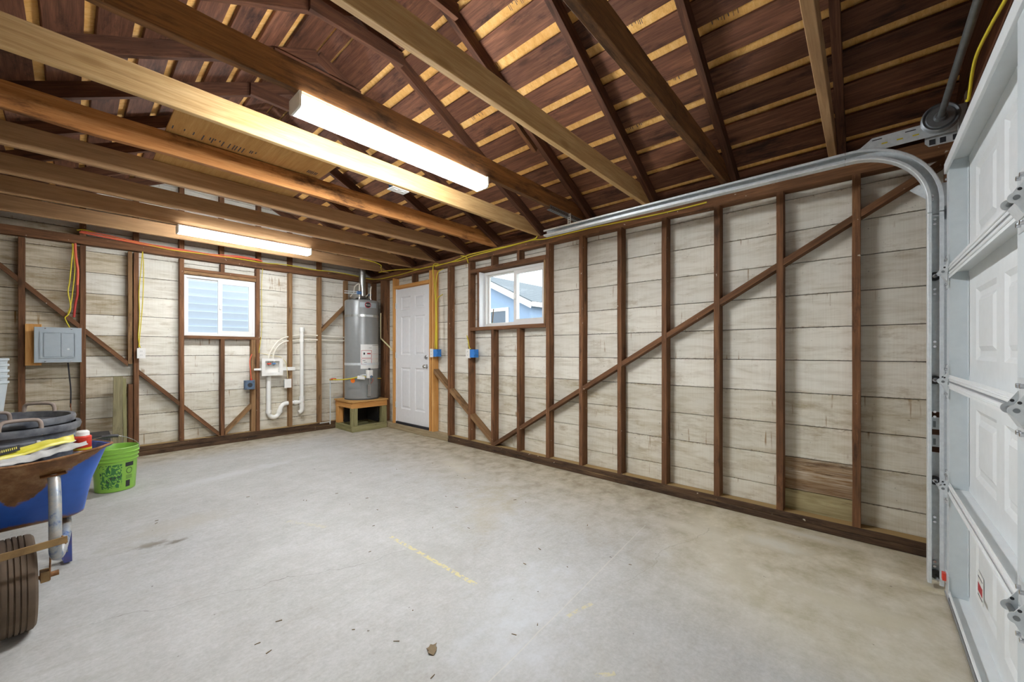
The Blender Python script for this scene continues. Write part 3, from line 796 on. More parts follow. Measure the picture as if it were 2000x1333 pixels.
# ------------------------------------------------------------------ side door (door_1)
d1 = empty('door_1', (XR+.05, 4.98, .09), kind='structure')
SX = XR+.035
def door_slab():
    y0, y1, z0, z1 = 4.562, 5.398, .125, 2.150
    pans = []
    w = y1-y0; cols = [(y0+.115, y0+w/2-.055), (y0+w/2+.055, y1-.115)]
    for (a, b) in cols: pans += [(a, b, z0+.20, z0+.83), (a, b, z0+1.02, z0+1.60), (a, b, z0+1.70, z0+1.90)]
    ys = sorted({y0, y1}|{p[0] for p in pans}|{p[1] for p in pans}); zs = sorted({z0, z1}|{p[2] for p in pans}|{p[3] for p in pans})
    V = []; F = []
    def q(a, b, c, d):
        i = len(V); V.extend([a, b, c, d]); F.append((i, i+1, i+2, i+3))
    for i in range(len(ys)-1):
        for j in range(len(zs)-1):
            a, b, c, d = ys[i], ys[i+1], zs[j], zs[j+1]; ym, zm = (a+b)/2, (c+d)/2
            if any(p[0] < ym < p[1] and p[2] < zm < p[3] for p in pans): continue
            q((SX, a, c), (SX, b, c), (SX, b, d), (SX, a, d))
    for (a, b, c, d) in pans:
        lv = [(0, 0), (.012, .009), (.028, .009), (.045, .002)]
        for k in range(3):
            (m0, e0), (m1, e1) = lv[k], lv[k+1]
            A = [(SX+e0, a+m0, c+m0), (SX+e0, b-m0, c+m0), (SX+e0, b-m0, d-m0), (SX+e0, a+m0, d-m0)]
            B = [(SX+e1, a+m1, c+m1), (SX+e1, b-m1, c+m1), (SX+e1, b-m1, d-m1), (SX+e1, a+m1, d-m1)]
            for s in range(4): q(A[s], A[(s+1) % 4], B[(s+1) % 4], B[s])
        q(*B)
    T = .035
    q((SX+T, y0, z0), (SX+T, y1, z0), (SX+T, y1, z1), (SX+T, y0, z1))
    q((SX, y0, z0), (SX, y1, z0), (SX+T, y1, z0), (SX+T, y0, z0)); q((SX, y0, z1), (SX, y1, z1), (SX+T, y1, z1), (SX+T, y0, z1))
    q((SX, y0, z0), (SX, y0, z1), (SX+T, y0, z1), (SX+T, y0, z0)); q((SX, y1, z0), (SX, y1, z1), (SX+T, y1, z1), (SX+T, y1, z0))
    return mesh('door_slab', V, F, M['white_door'], d1)
slab = door_slab()
bx('jamb', XR+.028, XO+BT, 4.534, 4.558, .09, 2.158, M['white_door'], d1); bx('jamb', XR+.028, XO+BT, 5.402, 5.426, .09, 2.158, M['white_door'], d1)
bx('threshold', XR+.015, XO+BT, 4.56, 5.40, .089, .123, M['black_rub'], d1)
kn = lathe('door_knob', [(0, .062), (.020, .060), (.028, .048), (.026, .034), (.012, .026), (.011, .010), (.032, .008), (.034, 0)], M['chrome'], d1,
           Matrix.Translation((SX, 4.632, .985)) @ Matrix.Rotation(-math.pi/2, 4, 'Y'), 20)
lathe('deadbolt', [(0, .022), (.018, .020), (.030, .012), (.032, 0)], M['chrome'], d1, Matrix.Translation((SX, 4.632, 1.115)) @ Matrix.Rotation(-math.pi/2, 4, 'Y'), 20)
bx('deadbolt_turn', SX-.04, SX-.018, 4.628, 4.636, 1.098, 1.132, M['chrome'], d1, ch=.001)
for z in (.38, 1.14, 1.90): bx('hinge', XR+.012, XR+.034, 5.392, 5.410, z-.045, z+.045, M['galv'], d1, ch=.001)

# ------------------------------------------------------------------ garage door (door_2)
d2 = empty('door_2', ((DX0+DX1)/2, -.34, 0), kind='structure')
YS, YI = -.362, -.300         # skin and inner face of the stiles
joints = [.03, .545, 1.060, 1.590, 2.125]
GW = M['garage_white']
pw = [(1.80, 2.167), (2.276, 2.64), (1.10, 1.46), (.62, .98)]
for k in range(4):
    z0, z1 = joints[k]+.003, joints[k+1]-.003
    sec = empty('door_section', ((DX0+DX1)/2, YS, z0), parent=d2)
    # skin with embossed raised rectangles, seen from behind
    pans = [(a, b, z0+.105, z1-.105) for a, b in pw]
    xs = sorted({DX0, DX1}|{p[0] for p in pans}|{p[1] for p in pans}); zs = [z0, z0+.105, z1-.105, z1]
    V = []; F = []
    def q(a, b, c, d):
        i = len(V); V.extend([a, b, c, d]); F.append((i, i+1, i+2, i+3))
    for i in range(len(xs)-1):
        for j in range(3):
            a, b, c, d = xs[i], xs[i+1], zs[j], zs[j+1]
            if any(p[0] < (a+b)/2 < p[1] and p[2] < (c+d)/2 < p[3] for p in pans): continue
            q((a, YS, c), (b, YS, c), (b, YS, d), (a, YS, d))
    for (a, b, c, d) in pans:
        lv = [(0, 0), (.018, -.010), (.040, -.010), (.060, .0)]
        for s_ in range(3):
            (m0, e0), (m1, e1) = lv[s_], lv[s_+1]
            A = [(a+m0, YS+e0, c+m0), (b-m0, YS+e0, c+m0), (b-m0, YS+e0, d-m0), (a+m0, YS+e0, d-m0)]
            B = [(a+m1, YS+e1, c+m1), (b-m1, YS+e1, c+m1), (b-m1, YS+e1, d-m1), (a+m1, YS+e1, d-m1)]
            for s in range(4): q(A[s], A[(s+1) % 4], B[(s+1) % 4], B[s])
        q(*B)
    mesh('door_skin', V, F, GW, sec)
    mesh('outer_skin', [(DX0, YS-.012, z0), (DX1, YS-.012, z0), (DX1, YS-.012, z1), (DX0, YS-.012, z1)], [(0, 1, 2, 3)], GW, sec)
    def rail(za, zb_, lipz):
        # C-shaped rail: horizontal web plus a lip on the room side
        bx('rail', DX0, DX1, YS, YI, za, zb_, GW, sec, ch=.0004)
        bx('rail_lip', DX0, DX1, YI-.002, YI, min(lipz), max(lipz), GW, sec, ch=.0004)
        tube('rail_bead', [(DX0, YI+.001, sum(lipz)/2), (DX1, YI+.001, sum(lipz)/2)], .0035, GW, sec, 6, False)
    if k: bx('section_gap_strip', DX0+.01, DX1-.07, YI-.016, YI-.006, z0-.003, z0+.002, M['black_rub'], sec, ch=.0005)  # dark strip painting in the shaded gap between door sections
    bx('dusty_ledge', DX0+.01, DX1-.07, YS+.004, YI-.018, z1-.001, z1+.001, M['beige_sill'], sec, ch=.0002)
    rail(z0, z0+.003, (z0, z0+.030)); rail(z1-.003, z1, (z1-.030, z1))
    if k == 3: bx('top_rail', DX0, DX1, YI, YI+.010, z1-.045, z1+.004, GW, sec, ch=.001)
    for xx in (DX1-.065, DX0):
        bx('end_stile', xx, xx+.065, YI-.002, YI+.001, z0, z1, M['galv_grey'], sec, ch=.0004)
        bx('stile_side', xx+(0 if xx > 1 else .062), xx+(.003 if xx > 1 else .065), YS, YI, z0+.004, z1-.004, M['galv_grey'], sec, ch=.0004)
        bx('stile_flange', xx-(.018 if xx > 1 else -.065), xx+(.001 if xx > 1 else .083), YS+.001, YS+.004, z0+.03, z1-.03, M['galv_grey'], sec, ch=.0004)
    bx('center_stile', 1.60, 1.66, YI-.002, YI+.001, z0, z1, M['galv_grey'], sec, ch=.0004)
    for xx in (DX1-.034,):
        for zz in (z0+.035, z0+.075, z1-.035, z1-.075):
            cyl('bolt', (xx+.02, YI, zz), (xx+.02, YI+.008, zz), .006, M['chrome'], sec, 8)
bx('bottom_seal', DX0, DX1, YS-.004, YI+.002, .0, .032, M['black_rub'], d2, ch=.004)
bx('bottom_retainer', DX0, DX1, YI+.001, YI+.010, .008, .030, M['chrome'], d2, ch=.001)
def hinge(x, z, roller):
    h = empty('roller_hinge' if roller else 'hinge', (x, YI, z), parent=d2)
    w = .028
    if not roller: w = .034
    # two leaves and a raised knuckle with side cheeks
    for zz, hh_ in ((z+.048, .032), (z-.048, .032)):
        bx('hinge_leaf', x-w-.006, x+w+.006, YI+.001, YI+.004, zz-hh_, zz+hh_, M['galv'], h, ch=.0008)
    nose = [(.020+.014*math.cos(a_), z+.014*math.sin(a_)) for a_ in [math.radians(-80+160*q_/8) for q_ in range(9)]]
    for s in (-1, 1):
        ck = extr('hinge_cheek', [(.004, z-.046)]+nose+[(.004, z+.046)], lambda u, v, hh: (hh, YI+.001+u, v), x+s*w-.0015, x+s*w+.0015, M['galv'], h)
        cyl('pin_hole', (x+s*w-.0022, YI+.015, z+.020), (x+s*w+.0022, YI+.015, z+.020), .004, M['ink'], h, 10)
    extr('hinge_web', [(.004, z-.046), (.006, z-.046), (.022, z-.014), (.020, z-.011)], lambda u, v, hh: (hh, YI+.001+u, v), x-w, x+w, M['galv'], h)
    cyl('hinge_pin', (x-w-.004, YI+.020, z), (x+w+.004, YI+.020, z), .006, M['dark_steel'], h, 12)
    for zz in (z-.06, z+.06):
        for dx in (-.016, .016): cyl('bolt', (x+dx, YI+.003, zz), (x+dx, YI+.012, zz), .006, M['chrome'], h, 8)
    if roller:
        cyl('roller_stem', (x+w, YI+.033, z), (2.945, YI+.033, z), .005, M['chrome'], h, 8)
        cyl('roller', (2.940, YI+.033, z), (2.957, YI+.033, z), .022, M['black_pl'], h, 18)
        cyl('roller_hub', (2.936, YI+.033, z), (2.940, YI+.033, z), .010, M['chrome'], h, 12)
for z in joints[1:4]: hinge(DX1-.034, z, True); hinge(1.598, z, False)
# bottom corner bracket, cable, sticker
bb = empty('bottom_bracket', (2.83, YI, .05), parent=d2)
bx('bracket_plate', 2.79, 2.87, YI+.001, YI+.005, .02, .13, M['galv'], bb, ch=.001)
cyl('roller_stem', (2.87, YI+.03, .065), (2.945, YI+.03, .065), .005, M['chrome'], bb, 8)
cyl('roller', (2.940, YI+.03, .065), (2.957, YI+.03, .065), .022, M['black_pl'], bb, 18)
bx('bracket_tab', 2.84, 2.87, YI+.005, YI+.018, .085, .12, M['red_label'], bb)
stk = bx('warning_sticker', 2.475, 2.575, YS+.002, YS+.004, .165, .275, M['paper'], d2, ch=.0003)
stk['label'] = 'small white warning sticker with red and blue print'
bx('sticker_print', 2.485, 2.565, YS+.0042, YS+.0050, .195, .230, M['red_ink'], d2, ch=.0002)
bx('sticker_print', 2.485, 2.565, YS+.0042, YS+.0050, .255, .259, M['blue_ink'], d2, ch=.0002)
bx('sticker_print', 2.485, 2.565, YS+.0042, YS+.0050, .178, .182, M['blue_ink'], d2, ch=.0002)

# ------------------------------------------------------------------ garage door track
trk = empty('door_track', (2.97, YI+.045, 0), 'curved galvanised steel garage door track running up beside the door and along the right wall', 'door track')
def track(points):
    """C-channel swept along points in a plane of constant x; profile (x offset, normal offset)"""
    prof = [(-.046, .013), (-.050, .015), (-.050, .026), (-.047, .029), (0, .029), (.004, .022), (.004, -.022), (0, -.029), (-.047, -.029), (-.050, -.026), (-.050, -.015), (-.046, -.013)]
    V = []; F = []; n = len(prof); th = .0016
    for i, (y, z) in enumerate(points):
        a = Vector(points[max(i-1, 0)]); b = Vector(points[min(i+1, len(points)-1)]); t = (b-a).normalized(); nn = Vector((t.y, -t.x))
        for sc_ in (0, 1):
            for (px, pn) in prof:
                # inner copy slightly shrunk gives the sheet its thickness
                qx, qn = (px, pn) if not sc_ else (px+(-th if px > 0 else (th if px < -.045 else 0)), pn*(1-th/.029) if abs(pn) > .02 else pn)
                V.append((2.965+qx, y+nn.x*qn, z+nn.y*qn))
    m = 2*n
    for i in range(len(points)-1):
        for k in range(n-1):
            F.append((i*m+k, i*m+k+1, (i+1)*m+k+1, (i+1)*m+k)); F.append((i*m+n+k, i*m+n+k+1, (i+1)*m+n+k+1, (i+1)*m+n+k))
        F.append((i*m, (i+1)*m, (i+1)*m+n, i*m+n)); F.append((i*m+n-1, (i+1)*m+n-1, (i+1)*m+2*n-1, i*m+2*n-1))
    return mesh('track_channel', V, F, M['galv'], trk, None, True, .5)
TY = YI+.033
tr_b = empty  # noqa
R_ = .33; zh = 2.300
arc = [(TY+R_-R_*math.cos(a), zh-R_+R_*math.sin(a)) for a in [math.pi/2*i/16 for i in range(17)]]
track([(TY, .025), (TY, zh-R_-.06)]).name = 'vertical_track'
track([(TY, zh-R_-.055)]+arc+[(TY+R_+.02, zh)]).name = 'curved_track'
track([(TY+R_+.022, zh), (2.22, zh)]).name = 'horizontal_track'
# jamb angle behind the vertical track with slots
bx('jamb_angle', 2.971, 2.974, YF+.002, TY+.028, .05, 1.95, M['galv'], trk, ch=.0004)
bx('jamb_angle', 2.973, 3.005, YF+.002, YF+.005, .05, 1.95, M['galv'], trk, ch=.0004)
for z in (.10, .33, .87, 1.23, 1.50, 1.86):
    for dz in (0, .025): cyl('bolt', (2.955, TY, z+dz), (2.968, TY, z+dz), .006, M['chrome'], trk, 8)
for z in (.70, .79, .88): bx('slot', 2.9668, 2.9672, TY-.018, TY+.018, z-.014, z+.014, M['rafter'], trk, ch=.0001)
for z in (.74, .83): bx('slot', 2.9668, 2.9672, TY-.005, TY+.005, z-.016, z+.016, M['dark_steel'], trk, ch=.0001)
# flag bracket at the top of the vertical run
extr('flag_bracket', [(YF+.005, 1.86), (TY+.03, 1.90), (TY+.03, 2.00), (TY+.09, 2.06), (TY+.06, 2.08), (YF+.005, 2.06)], lambda u, v, h: (h, u, v), 2.971, 2.975, M['galv'], trk)
for z in (1.985, 2.005): cyl('bolt', (2.95, TY+.01, z), (2.968, TY+.01, z), .007, M['chrome'], trk, 8)
# long perforated angle that carries the front end of the horizontal run
extr('track_angle', [(-.37, 2.322), (.10, 2.318), (.11, 2.330), (.02, 2.352), (-.03, 2.392), (-.37, 2.397)], lambda u, v, h: (h, u, v), 2.972, 2.975, M['galv'], trk)
for y in (-.05, -.18): bx('slot', 2.9700, 2.9708, y-.02, y+.02, 2.375, 2.380, M['ink'], trk, ch=.0001)
for y in (-.08, -.14, -.20): bx('slot', 2.9700, 2.9708, y-.012, y+.012, 2.345, 2.352, M['yellow_cable'], trk, ch=.0001)
# rear hanger of punched angle iron
def punched(name, a, b, w, up, parent, horizontal_n):
    beam(name, a, b, w, .003, M['dark_steel'], parent, up, ch=.0004)
    A, B = Vector(a), Vector(b); L = (B-A).length; n = int(L/.025); nrm = Vector(up).normalized()
    for i in range(n):
        p = A+(B-A)*((i+.5)/n)
        cyl('punched_hole', p-nrm*.0022, p+nrm*.0022, .006, M['ink'], parent, 8)
hg = empty('track_hanger', (2.97, 2.02, zh), 'punched grey angle iron hanger holding the far end of the door track under a joist', 'bracket')
beam('hanger_rail', (2.70, 1.985, 2.428), (3.25, 1.985, 2.428), .003, .036, M['dark_steel'], hg, ch=.0004)
for i in range(22):
    cyl('punched_hole', (2.715+.025*i, 1.9828, 2.428), (2.715+.025*i, 1.9832, 2.428), .006, M['ink'], hg, 8)
beam('hanger_rail', (2.70, 2.003, 2.4115), (3.25, 2.003, 2.4115), .036, .003, M['dark_steel'], hg, ch=.0004)
for i in range(22):
    cyl('punched_hole', (2.715+.025*i, 2.003, 2.4095), (2.715+.025*i, 2.003, 2.4100), .006, M['ink'], hg, 8)
beam('hanger_strap', (2.974, 1.975, 2.29), (2.974, 1.975, 2.44), .003, .034, M['galv'], hg, (0, 1, 0), ch=.0004)
for i in range(5): cyl('punched_hole', (2.9710, 1.975, 2.335+.02*i), (2.9722, 1.975, 2.335+.02*i), .0055, M['ink'], hg, 8)

# torsion shaft, drum, bearing plate
ts = empty('torsion_shaft', (2.9, -.283, 2.38), 'grey torsion bar with cable drum over the garage door', 'shaft')
cyl('shaft', (.30, -.283, 2.385), (3.03, -.283, 2.385), .0135, M['dark_steel'], ts, 16)
lathe('cable_drum', [(.0135, -.02), (.020, -.02), (.026, -.006), (.050, -.006), (.056, .000), (.064, -.010), (.070, -.006), (.066, .004), (.060, .010), (.064, .018), (.070, .022), (.058, .030), (.0135, .030)],
      M['dark_steel'], ts, Matrix.Translation((2.915, -.283, 2.385)) @ Matrix.Rotation(math.pi/2, 4, 'Y'), 36)
extr('bearing_plate', [(YF+.002, 2.28), (-.25, 2.28), (-.235, 2.30), (-.235, 2.44), (-.25, 2.46), (YF+.002, 2.46)], lambda u, v, h: (h, u, v), 3.000, 3.004, M['galv'], ts)
for y in (-.345, -.30, -.262):
    for z in (2.30, 2.44): bx('plate_slot', 2.9988, 2.9996, y-.011, y+.011, z-.014, z+.014, M['ink'], ts, ch=.0001)
bx('bearing_flange', 3.004, 3.05, YF+.002, YF+.006, 2.28, 2.52, M['galv'], ts, ch=.0005)
tube('lift_cable', [(2.93, -.345, 2.38), (2.93, -.335, 1.2), (2.925, -.300, .08)], .0016, M['galv'], ts, 6, False)
cd = tube('yellow_cord', [(1.70, -.33, 2.30), (1.817, -.315, 2.257), (2.034, -.312, 2.29), (2.244, -.312, 2.318), (2.363, -.315, 2.305), (2.474, -.32, 2.255), (2.60, -.33, 2.30)], .0055, M['yellow_cable'])
tag(cd, 'yellow cable sagging along the dark header above the garage door', 'cable')

# ------------------------------------------------------------------ ceiling lights
def ceiling_light(x0, x1, y, label, lens='lamp'):
    t = empty('ceiling_light', ((x0+x1)/2, y, 2.437), label, 'light', 'wraparound ceiling lights under the joists')
    w = .062
    def pr(h0, h1, poly, nm, mat): return extr(nm, poly, lambda u, v, h: (h, y+u, v), h0, h1, mat, t)
    pr(x0+.010, x1-.010, [(-.045, 2.437), (.045, 2.437), (.050, 2.418), (-.050, 2.418)], 'base_pan', M['white_pl'])
    pr(x0+.012, x1-.012, [(-w, 2.4175), (w, 2.4175), (w, 2.382), (w-.004, 2.372), (w-.012, 2.366), (-w+.012, 2.366), (-w+.004, 2.372), (-w, 2.382)], 'diffuser', M[lens])
    for a, b in ((x0, x0+.011), (x1-.011, x1)):
        pr(a, b, [(-w-.003, 2.437), (w+.003, 2.437), (w+.003, 2.380), (w-.001, 2.368), (w-.012, 2.362), (-w+.012, 2.362), (-w+.001, 2.368), (-w-.003, 2.380)], 'end_cap', M['white_pl'])
ceiling_light(.712, 1.965, 2.045, 'long white light fixture nearest the camera, under the dark joist')
ceiling_light(.682, 1.920, 5.013, 'long white light fixture farther back, in front of the window wall', 'lamp_far')

# ceiling outlet, hanging in the joist bay
oc = empty('ceiling_outlet', (1.67, 2.67, 2.44), 'white outlet plate facing down between the pale joist and the orange joist', 'outlet')
bx('cover_plate', 1.600, 1.740, 2.625, 2.710, 2.437, 2.443, M['white_pl'], oc)
for x in (1.640, 1.700): bx('socket', x-.014, x+.014, 2.652, 2.683, 2.4355, 2.438, M['white_pl'], oc, ch=.001)
for x in (1.634, 1.646, 1.694, 1.706): bx('slot', x-.0015, x+.0015, 2.662, 2.672, 2.4348, 2.4353, M['ink'], oc, ch=.0001)
bx('outlet_box', 1.615, 1.725, 2.622, 2.712, 2.443, 2.50, M['blue_box'], oc)
# plywood sheet lying across the joists
pl = empty('plywood_sheet', (.85, 3.3, 2.579), 'tan plywood sheet with printed edge lying across the ceiling joists', 'plywood')
bx('panel', .388, 1.315, 2.63, 3.84, 2.580, 2.592, M['ply'], pl, ch=.0005)
rs = random.Random(3)
x = .41
while x < .86:
    if rs.random() < .72:
        h = rs.choice((.02, .035, .035, .06)); bx('stamp_mark', x-.003, x+.003, 3.13, 3.13+h*1.3, 2.5786, 2.5796, M['blue_ink'], pl, ch=.0001)
    x += rs.choice((.011, .014, .02, .035))
for x in (1.20, 1.212, 1.224, 1.236, 1.25, 1.262): bx('stamp_mark', x-.003, x+.003, 3.14, 3.19, 2.5786, 2.5796, M['blue_ink'], pl, ch=.0001)

# ------------------------------------------------------------------ cables on the walls
def cable(pts, mat, label, r=.0062, group=None, name='cable', cat='cable'):
    o = tube(name, pts, r, M[mat], None, 7); tag(o, label, cat, group); return o
xw = XR-.010
cable([(xw, .922, 2.372), (xw, 1.241, 2.367), (xw, 1.707, 2.378), (xw, 1.975, 2.386), (xw, 2.477, 2.384), (xw, 2.669, 2.402), (xw, 2.965, 2.396), (xw, 3.291, 2.390), (xw, 3.602, 2.386), (xw, 3.843, 2.364), (xw, 4.1, 2.372), (xw, 4.374, 2.362)],
      'yellow_cable', 'yellow cable along the right wall top plate, starting under the metal track')
cable([(xw-.008, 2.60, 2.43), (xw-.008, 2.66, 2.405), (xw-.008, 3.0, 2.400), (xw-.008, 3.602, 2.408), (xw-.008, 3.764, 2.398), (xw-.008, 4.047, 2.368), (xw-.008, 4.374, 2.372), (xw-.008, 4.731, 2.374), (xw-.008, 5.121, 2.362), (xw-.008, 5.474, 2.360), (xw-.008, 5.857, 2.366), (3.26, 6.12, 2.40), (3.034, 6.150, 2.425), (2.704, 6.155, 2.437), (2.436, 6.157, 2.424), (2.049, 6.157, 2.436), (1.759, 6.157, 2.418), (1.433, 6.157, 2.424), (1.109, 6.157, 2.419), (.814, 6.157, 2.412), (.632, 6.157, 2.425), (.418, 6.157, 2.448), (.218, 6.157, 2.470), (.087, 6.157, 2.490), (.032, 6.157, 2.475)],
      'yellow_cable', 'long yellow cable running around the far corner above the water heater')
cable([(xw-.002, 3.843, 2.421), (xw-.002, 3.745, 2.393), (xw-.002, 3.700, 2.308)], 'yellow_cable', 'short yellow cable end bent down over the stud left of the right-hand window')
cable([(xw-.004, 4.30, 2.385), (xw-.004, 4.42, 2.373), (xw-.004, 4.386, 2.088), (xw-.004, 4.363, 1.806), (xw-.004, 4.363, 1.527), (xw-.004, 4.374, 1.24)], 'yellow_cable', 'yellow cable dropping straight down beside the white door frame to the blue box')
cable([(xw+.02, 4.22, 2.31), (xw-.002, 4.30, 2.28), (xw-.006, 4.345, 2.18), (xw-.004, 4.352, 2.015), (xw-.004, 4.352, 1.666), (xw-.004, 4.345, 1.235)], 'yellow_cable', 'yellow cable curving out of the wall and down beside the other door cable')
cable([(xw+.03, 4.25, 1.97), (xw+.004, 4.33, 1.92), (xw-.002, 4.340, 1.80), (xw-.004, 4.332, 1.5), (xw-.004, 4.335, 1.235)], 'yellow_cable', 'yellow cable joining the door-side bundle halfway down')
cable([(XR-.006, 3.735, 1.40), (XR-.006, 3.71, 1.34), (XR-.004, 3.69, 1.25), (XR-.004, 3.665, 1.235)], 'yellow_cable', 'short yellow cable entering the blue box under the right-hand window')
cable([(3.2, 5.662, 2.434), (3.2, 5.40, 2.425), (3.24, 5.0, 2.400), (3.30, 4.72, 2.372)], 'yellow_cable', 'yellow cable sagging from the last joists to the top plate above the door')
cable([(2.56, 5.01, 2.434), (2.75, 5.02, 2.430), (2.9, 5.08, 2.415), (3.0, 5.25, 2.42), (3.15, 5.50, 2.43)], 'yellow_cable', 'yellow cable leaving the underside of a far joist near the corner')
yw = YB-.016
cable([(1.74, yw, 2.440), (1.49, yw, 2.446), (1.267, yw, 2.418), (1.058, yw, 2.422), (.814, yw, 2.424), (.588, yw, 2.426), (.377, yw, 2.438), (.218, yw, 2.449), (.05, yw, 2.461)], 'orange_cable', 'orange cable along the back wall top plate above the window', .0095)
cable([(1.70, yw-.012, 2.452), (1.45, yw-.012, 2.456), (1.2, yw-.012, 2.430), (1.0, yw-.012, 2.430), (.8, yw-.012, 2.436), (.588, yw-.012, 2.438), (.377, yw-.012, 2.455), (.2, yw-.012, 2.472), (.06, yw-.012, 2.470)], 'orange_cable', 'second orange cable lying just above the first on the back wall', .007)
cable([(.020, yw, 2.335), (.025, yw, 2.205), (.040, yw, 2.046), (.036, yw, 1.90)], 'orange_cable', 'orange cable hanging in the bay above the grey electrical panel', .011)
cable([(.036, yw, 1.90), (.036, yw+.004, 1.80), (.022, yw+.006, 1.70), (.012, yw+.01, 1.56)], 'red_cable', 'dark red lower end of the cable hanging above the electrical panel', .010)
cable([(.008, yw, 2.33), (-.004, yw, 2.146), (-.018, yw, 1.931), (-.029, yw, 1.823), (-.011, yw, 1.665), (-.029, yw, 1.584), (-.050, yw, 1.545), (-.018, yw, 1.45)], 'yellow_cable', 'yellow cable hanging left of the orange one into the electrical panel', .0055)
cable([(.000, yw, 2.33), (.018, yw+.004, 2.096), (.007, yw+.004, 1.881), (-.010, yw+.004, 1.692), (-.03, yw+.004, 1.60)], 'yellow_cable', 'second yellow cable hanging tight beside the orange cable', .0045)
cable([(.536, yw, 2.345), (.527, yw, 2.178), (.508, yw, 1.883), (.512, yw, 1.592), (.502, yw, 1.358), (.519, yw, 1.241)], 'yellow_cable', 'yellow cable hanging down the stud left of the back window to the white outlet', .0045)
cable([(.538, yw-.004, 2.345), (.546, yw-.004, 2.122), (.538, yw-.004, 1.769), (.520, yw-.004, 1.475), (.506, yw-.004, 1.25)], 'yellow_cable', 'second yellow cable of the pair above the white outlet, bowed to the right', .0045)
cable([(1.746, yw, 2.335), (1.732, yw, 2.09), (1.734, yw, 1.528), (1.715, yw, 1.30), (1.70, yw+.0, 1.18)], 'yellow_cable', 'thin yellow cable down the stud right of the back window', .0035)
cable([(1.615, 6.150, 1.164), (1.591, 6.152, 1.075), (1.600, 6.152, .93), (1.606, 6.150, .825)], 'orange_cable', 'short orange cable dropping to the grey-blue receptacle', .006)
cable([(1.711, 6.150, 1.177), (1.848, 6.152, 1.141), (1.96, 6.152, 1.118), (2.035, 6.152, 1.03), (2.058, 6.150, .81)], 'cpvc', 'tan cable arching from the stud over the washer box to the white box', .005)
cable([(-.03, 6.15, 1.085), (-.022, 6.155, .98), (-.010, 6.155, .80), (-.012, 6.155, .62)], 'black_cable', 'dark cable leaving the bottom of the electrical panel', .006)
cable([(-.012, 6.150, .66), (-.006, 6.145, .56), (.0, 6.13, .50), (.03, 6.12, .42)], 'copper', 'bare copper ground wire under the electrical panel', .0028)

# ------------------------------------------------------------------ electrical boxes
def outlet(loc, plane, name, label, body, cat='outlet', w=.072, h=.115, box_dir=None, recept=True):
    """front plate centred at loc, facing -Y (plane Y) or -X (plane X)"""
    x, y, z = loc; t = empty(name, loc, label, cat)
    def B(nm, a0, a1, d0, d1, z0, z1, m, **k):
        if plane == 'Y': return bx(nm, x+a0, x+a1, y+d0, y+d1, z+z0, z+z1, M[m], t, **k)
        return bx(nm, x+d0, x+d1, y+a0, y+a1, z+z0, z+z1, M[m], t, **k)
    B('cover_plate', -w/2, w/2, -.004, .002, -h/2, h/2, 'white_pl', ch=.001)
    B('back_box', -w/2+.006, w/2-.006, .002, .045, -h/2+.01, h/2-.01, body)
    if recept:
        for dz in (-.022, .022):
            B('socket', -.016, .016, -.006, -.004, dz-.014, dz+.014, 'white_pl', ch=.0006)
            for da in (-.006, .006): B('slot', da-.0012, da+.0012, -.0066, -.006, dz-.004, dz+.007, 'ink', ch=.0001)
    return t
outlet((.524, 6.132, 1.18), 'Y', 'wall_outlet', 'white outlet on the back wall stud left of the window', 'white_pl')
outlet((2.051, 6.125, .744), 'Y', 'junction_box', 'small white box with blank cover right of the washer box', 'panel_grey', 'junction box', .09, .125, recept=False)
def blue_outlet(y, z, label):
    t = outlet((XR-.042, y, z), 'X', 'blue_box_outlet', label, 'blue_box')
    # the blue box is nailed to the camera side of the stud
    bx('nail_on_box', XR-.040, XR+.045, y-.105, y-.032, z-.05, z+.05, M['blue_box'], t, ch=.006)
    bx('box_ear', XR-.03, XR+.02, y-.118, y-.104, z-.018, z+.018, M['blue_box'], t, ch=.003)
    return t
blue_outlet(4.415, 1.178, 'white outlet with blue box at the right side of the door frame')
blue_outlet(3.675, 1.175, 'white outlet with blue box on the stud below the right-hand window')
rc = empty('range_receptacle', (1.585, 6.13, .75), 'square grey-blue power receptacle with round black socket under the back window', 'outlet')
bx('receptacle_box', 1.525, 1.645, 6.125, 6.175, .690, .812, M['slate_box'], rc, ch=.006)
bx('receptacle_face', 1.530, 1.640, 6.118, 6.125, .695, .807, M['slate_box'], rc, ch=.002)
lathe('round_socket', [(0, .004), (.026, .004), (.028, 0)], M['ink'], rc, Matrix.Translation((1.585, 6.118, .751)) @ Matrix.Rotation(math.pi/2, 4, 'X'), 20)
for dx in (-.042, .042):
    for dz in (-.042, .042): cyl('screw', (1.585+dx, 6.118, .751+dz), (1.585+dx, 6.115, .751+dz), .006, M['chrome'], rc, 8)
cyl('cable_clamp', (1.608, 6.15, .812), (1.608, 6.15, .835), .012, M['valve_red'], rc, 10)
# grey electrical panel on its plywood backer
bk = bx('plywood_backer', -.310, -.205, 6.150, 6.176, 1.062, 1.475, M['fir'], None); tag(bk, 'orange-tan wood strip left of the grey electrical panel', 'board')
ep = empty('electrical_panel', (-.093, 6.12, 1.09), 'grey breaker panel with closed door on the back wall', 'electrical panel')
bx('panel_can', -.225, .045, 6.100, 6.176, 1.105, 1.430, M['panel_grey'], ep)
cov = bx('panel_cover', -.252, .065, 6.090, 6.100, 1.090, 1.445, M['panel_grey'], ep, ch=.004)
frame_mesh('raised_ring', -.215, .028, 1.135, 1.400, .010, 6.083, 6.091, M['panel_grey'], ep, 'Y')
dl = bx('panel_door', -.190, -.078, 6.084, 6.090, 1.150, 1.385, M['panel_grey'], ep, ch=.002)
dr_ = bx('panel_door', -.075, .010, 6.084, 6.090, 1.150, 1.385, M['panel_grey'], ep, ch=.002)
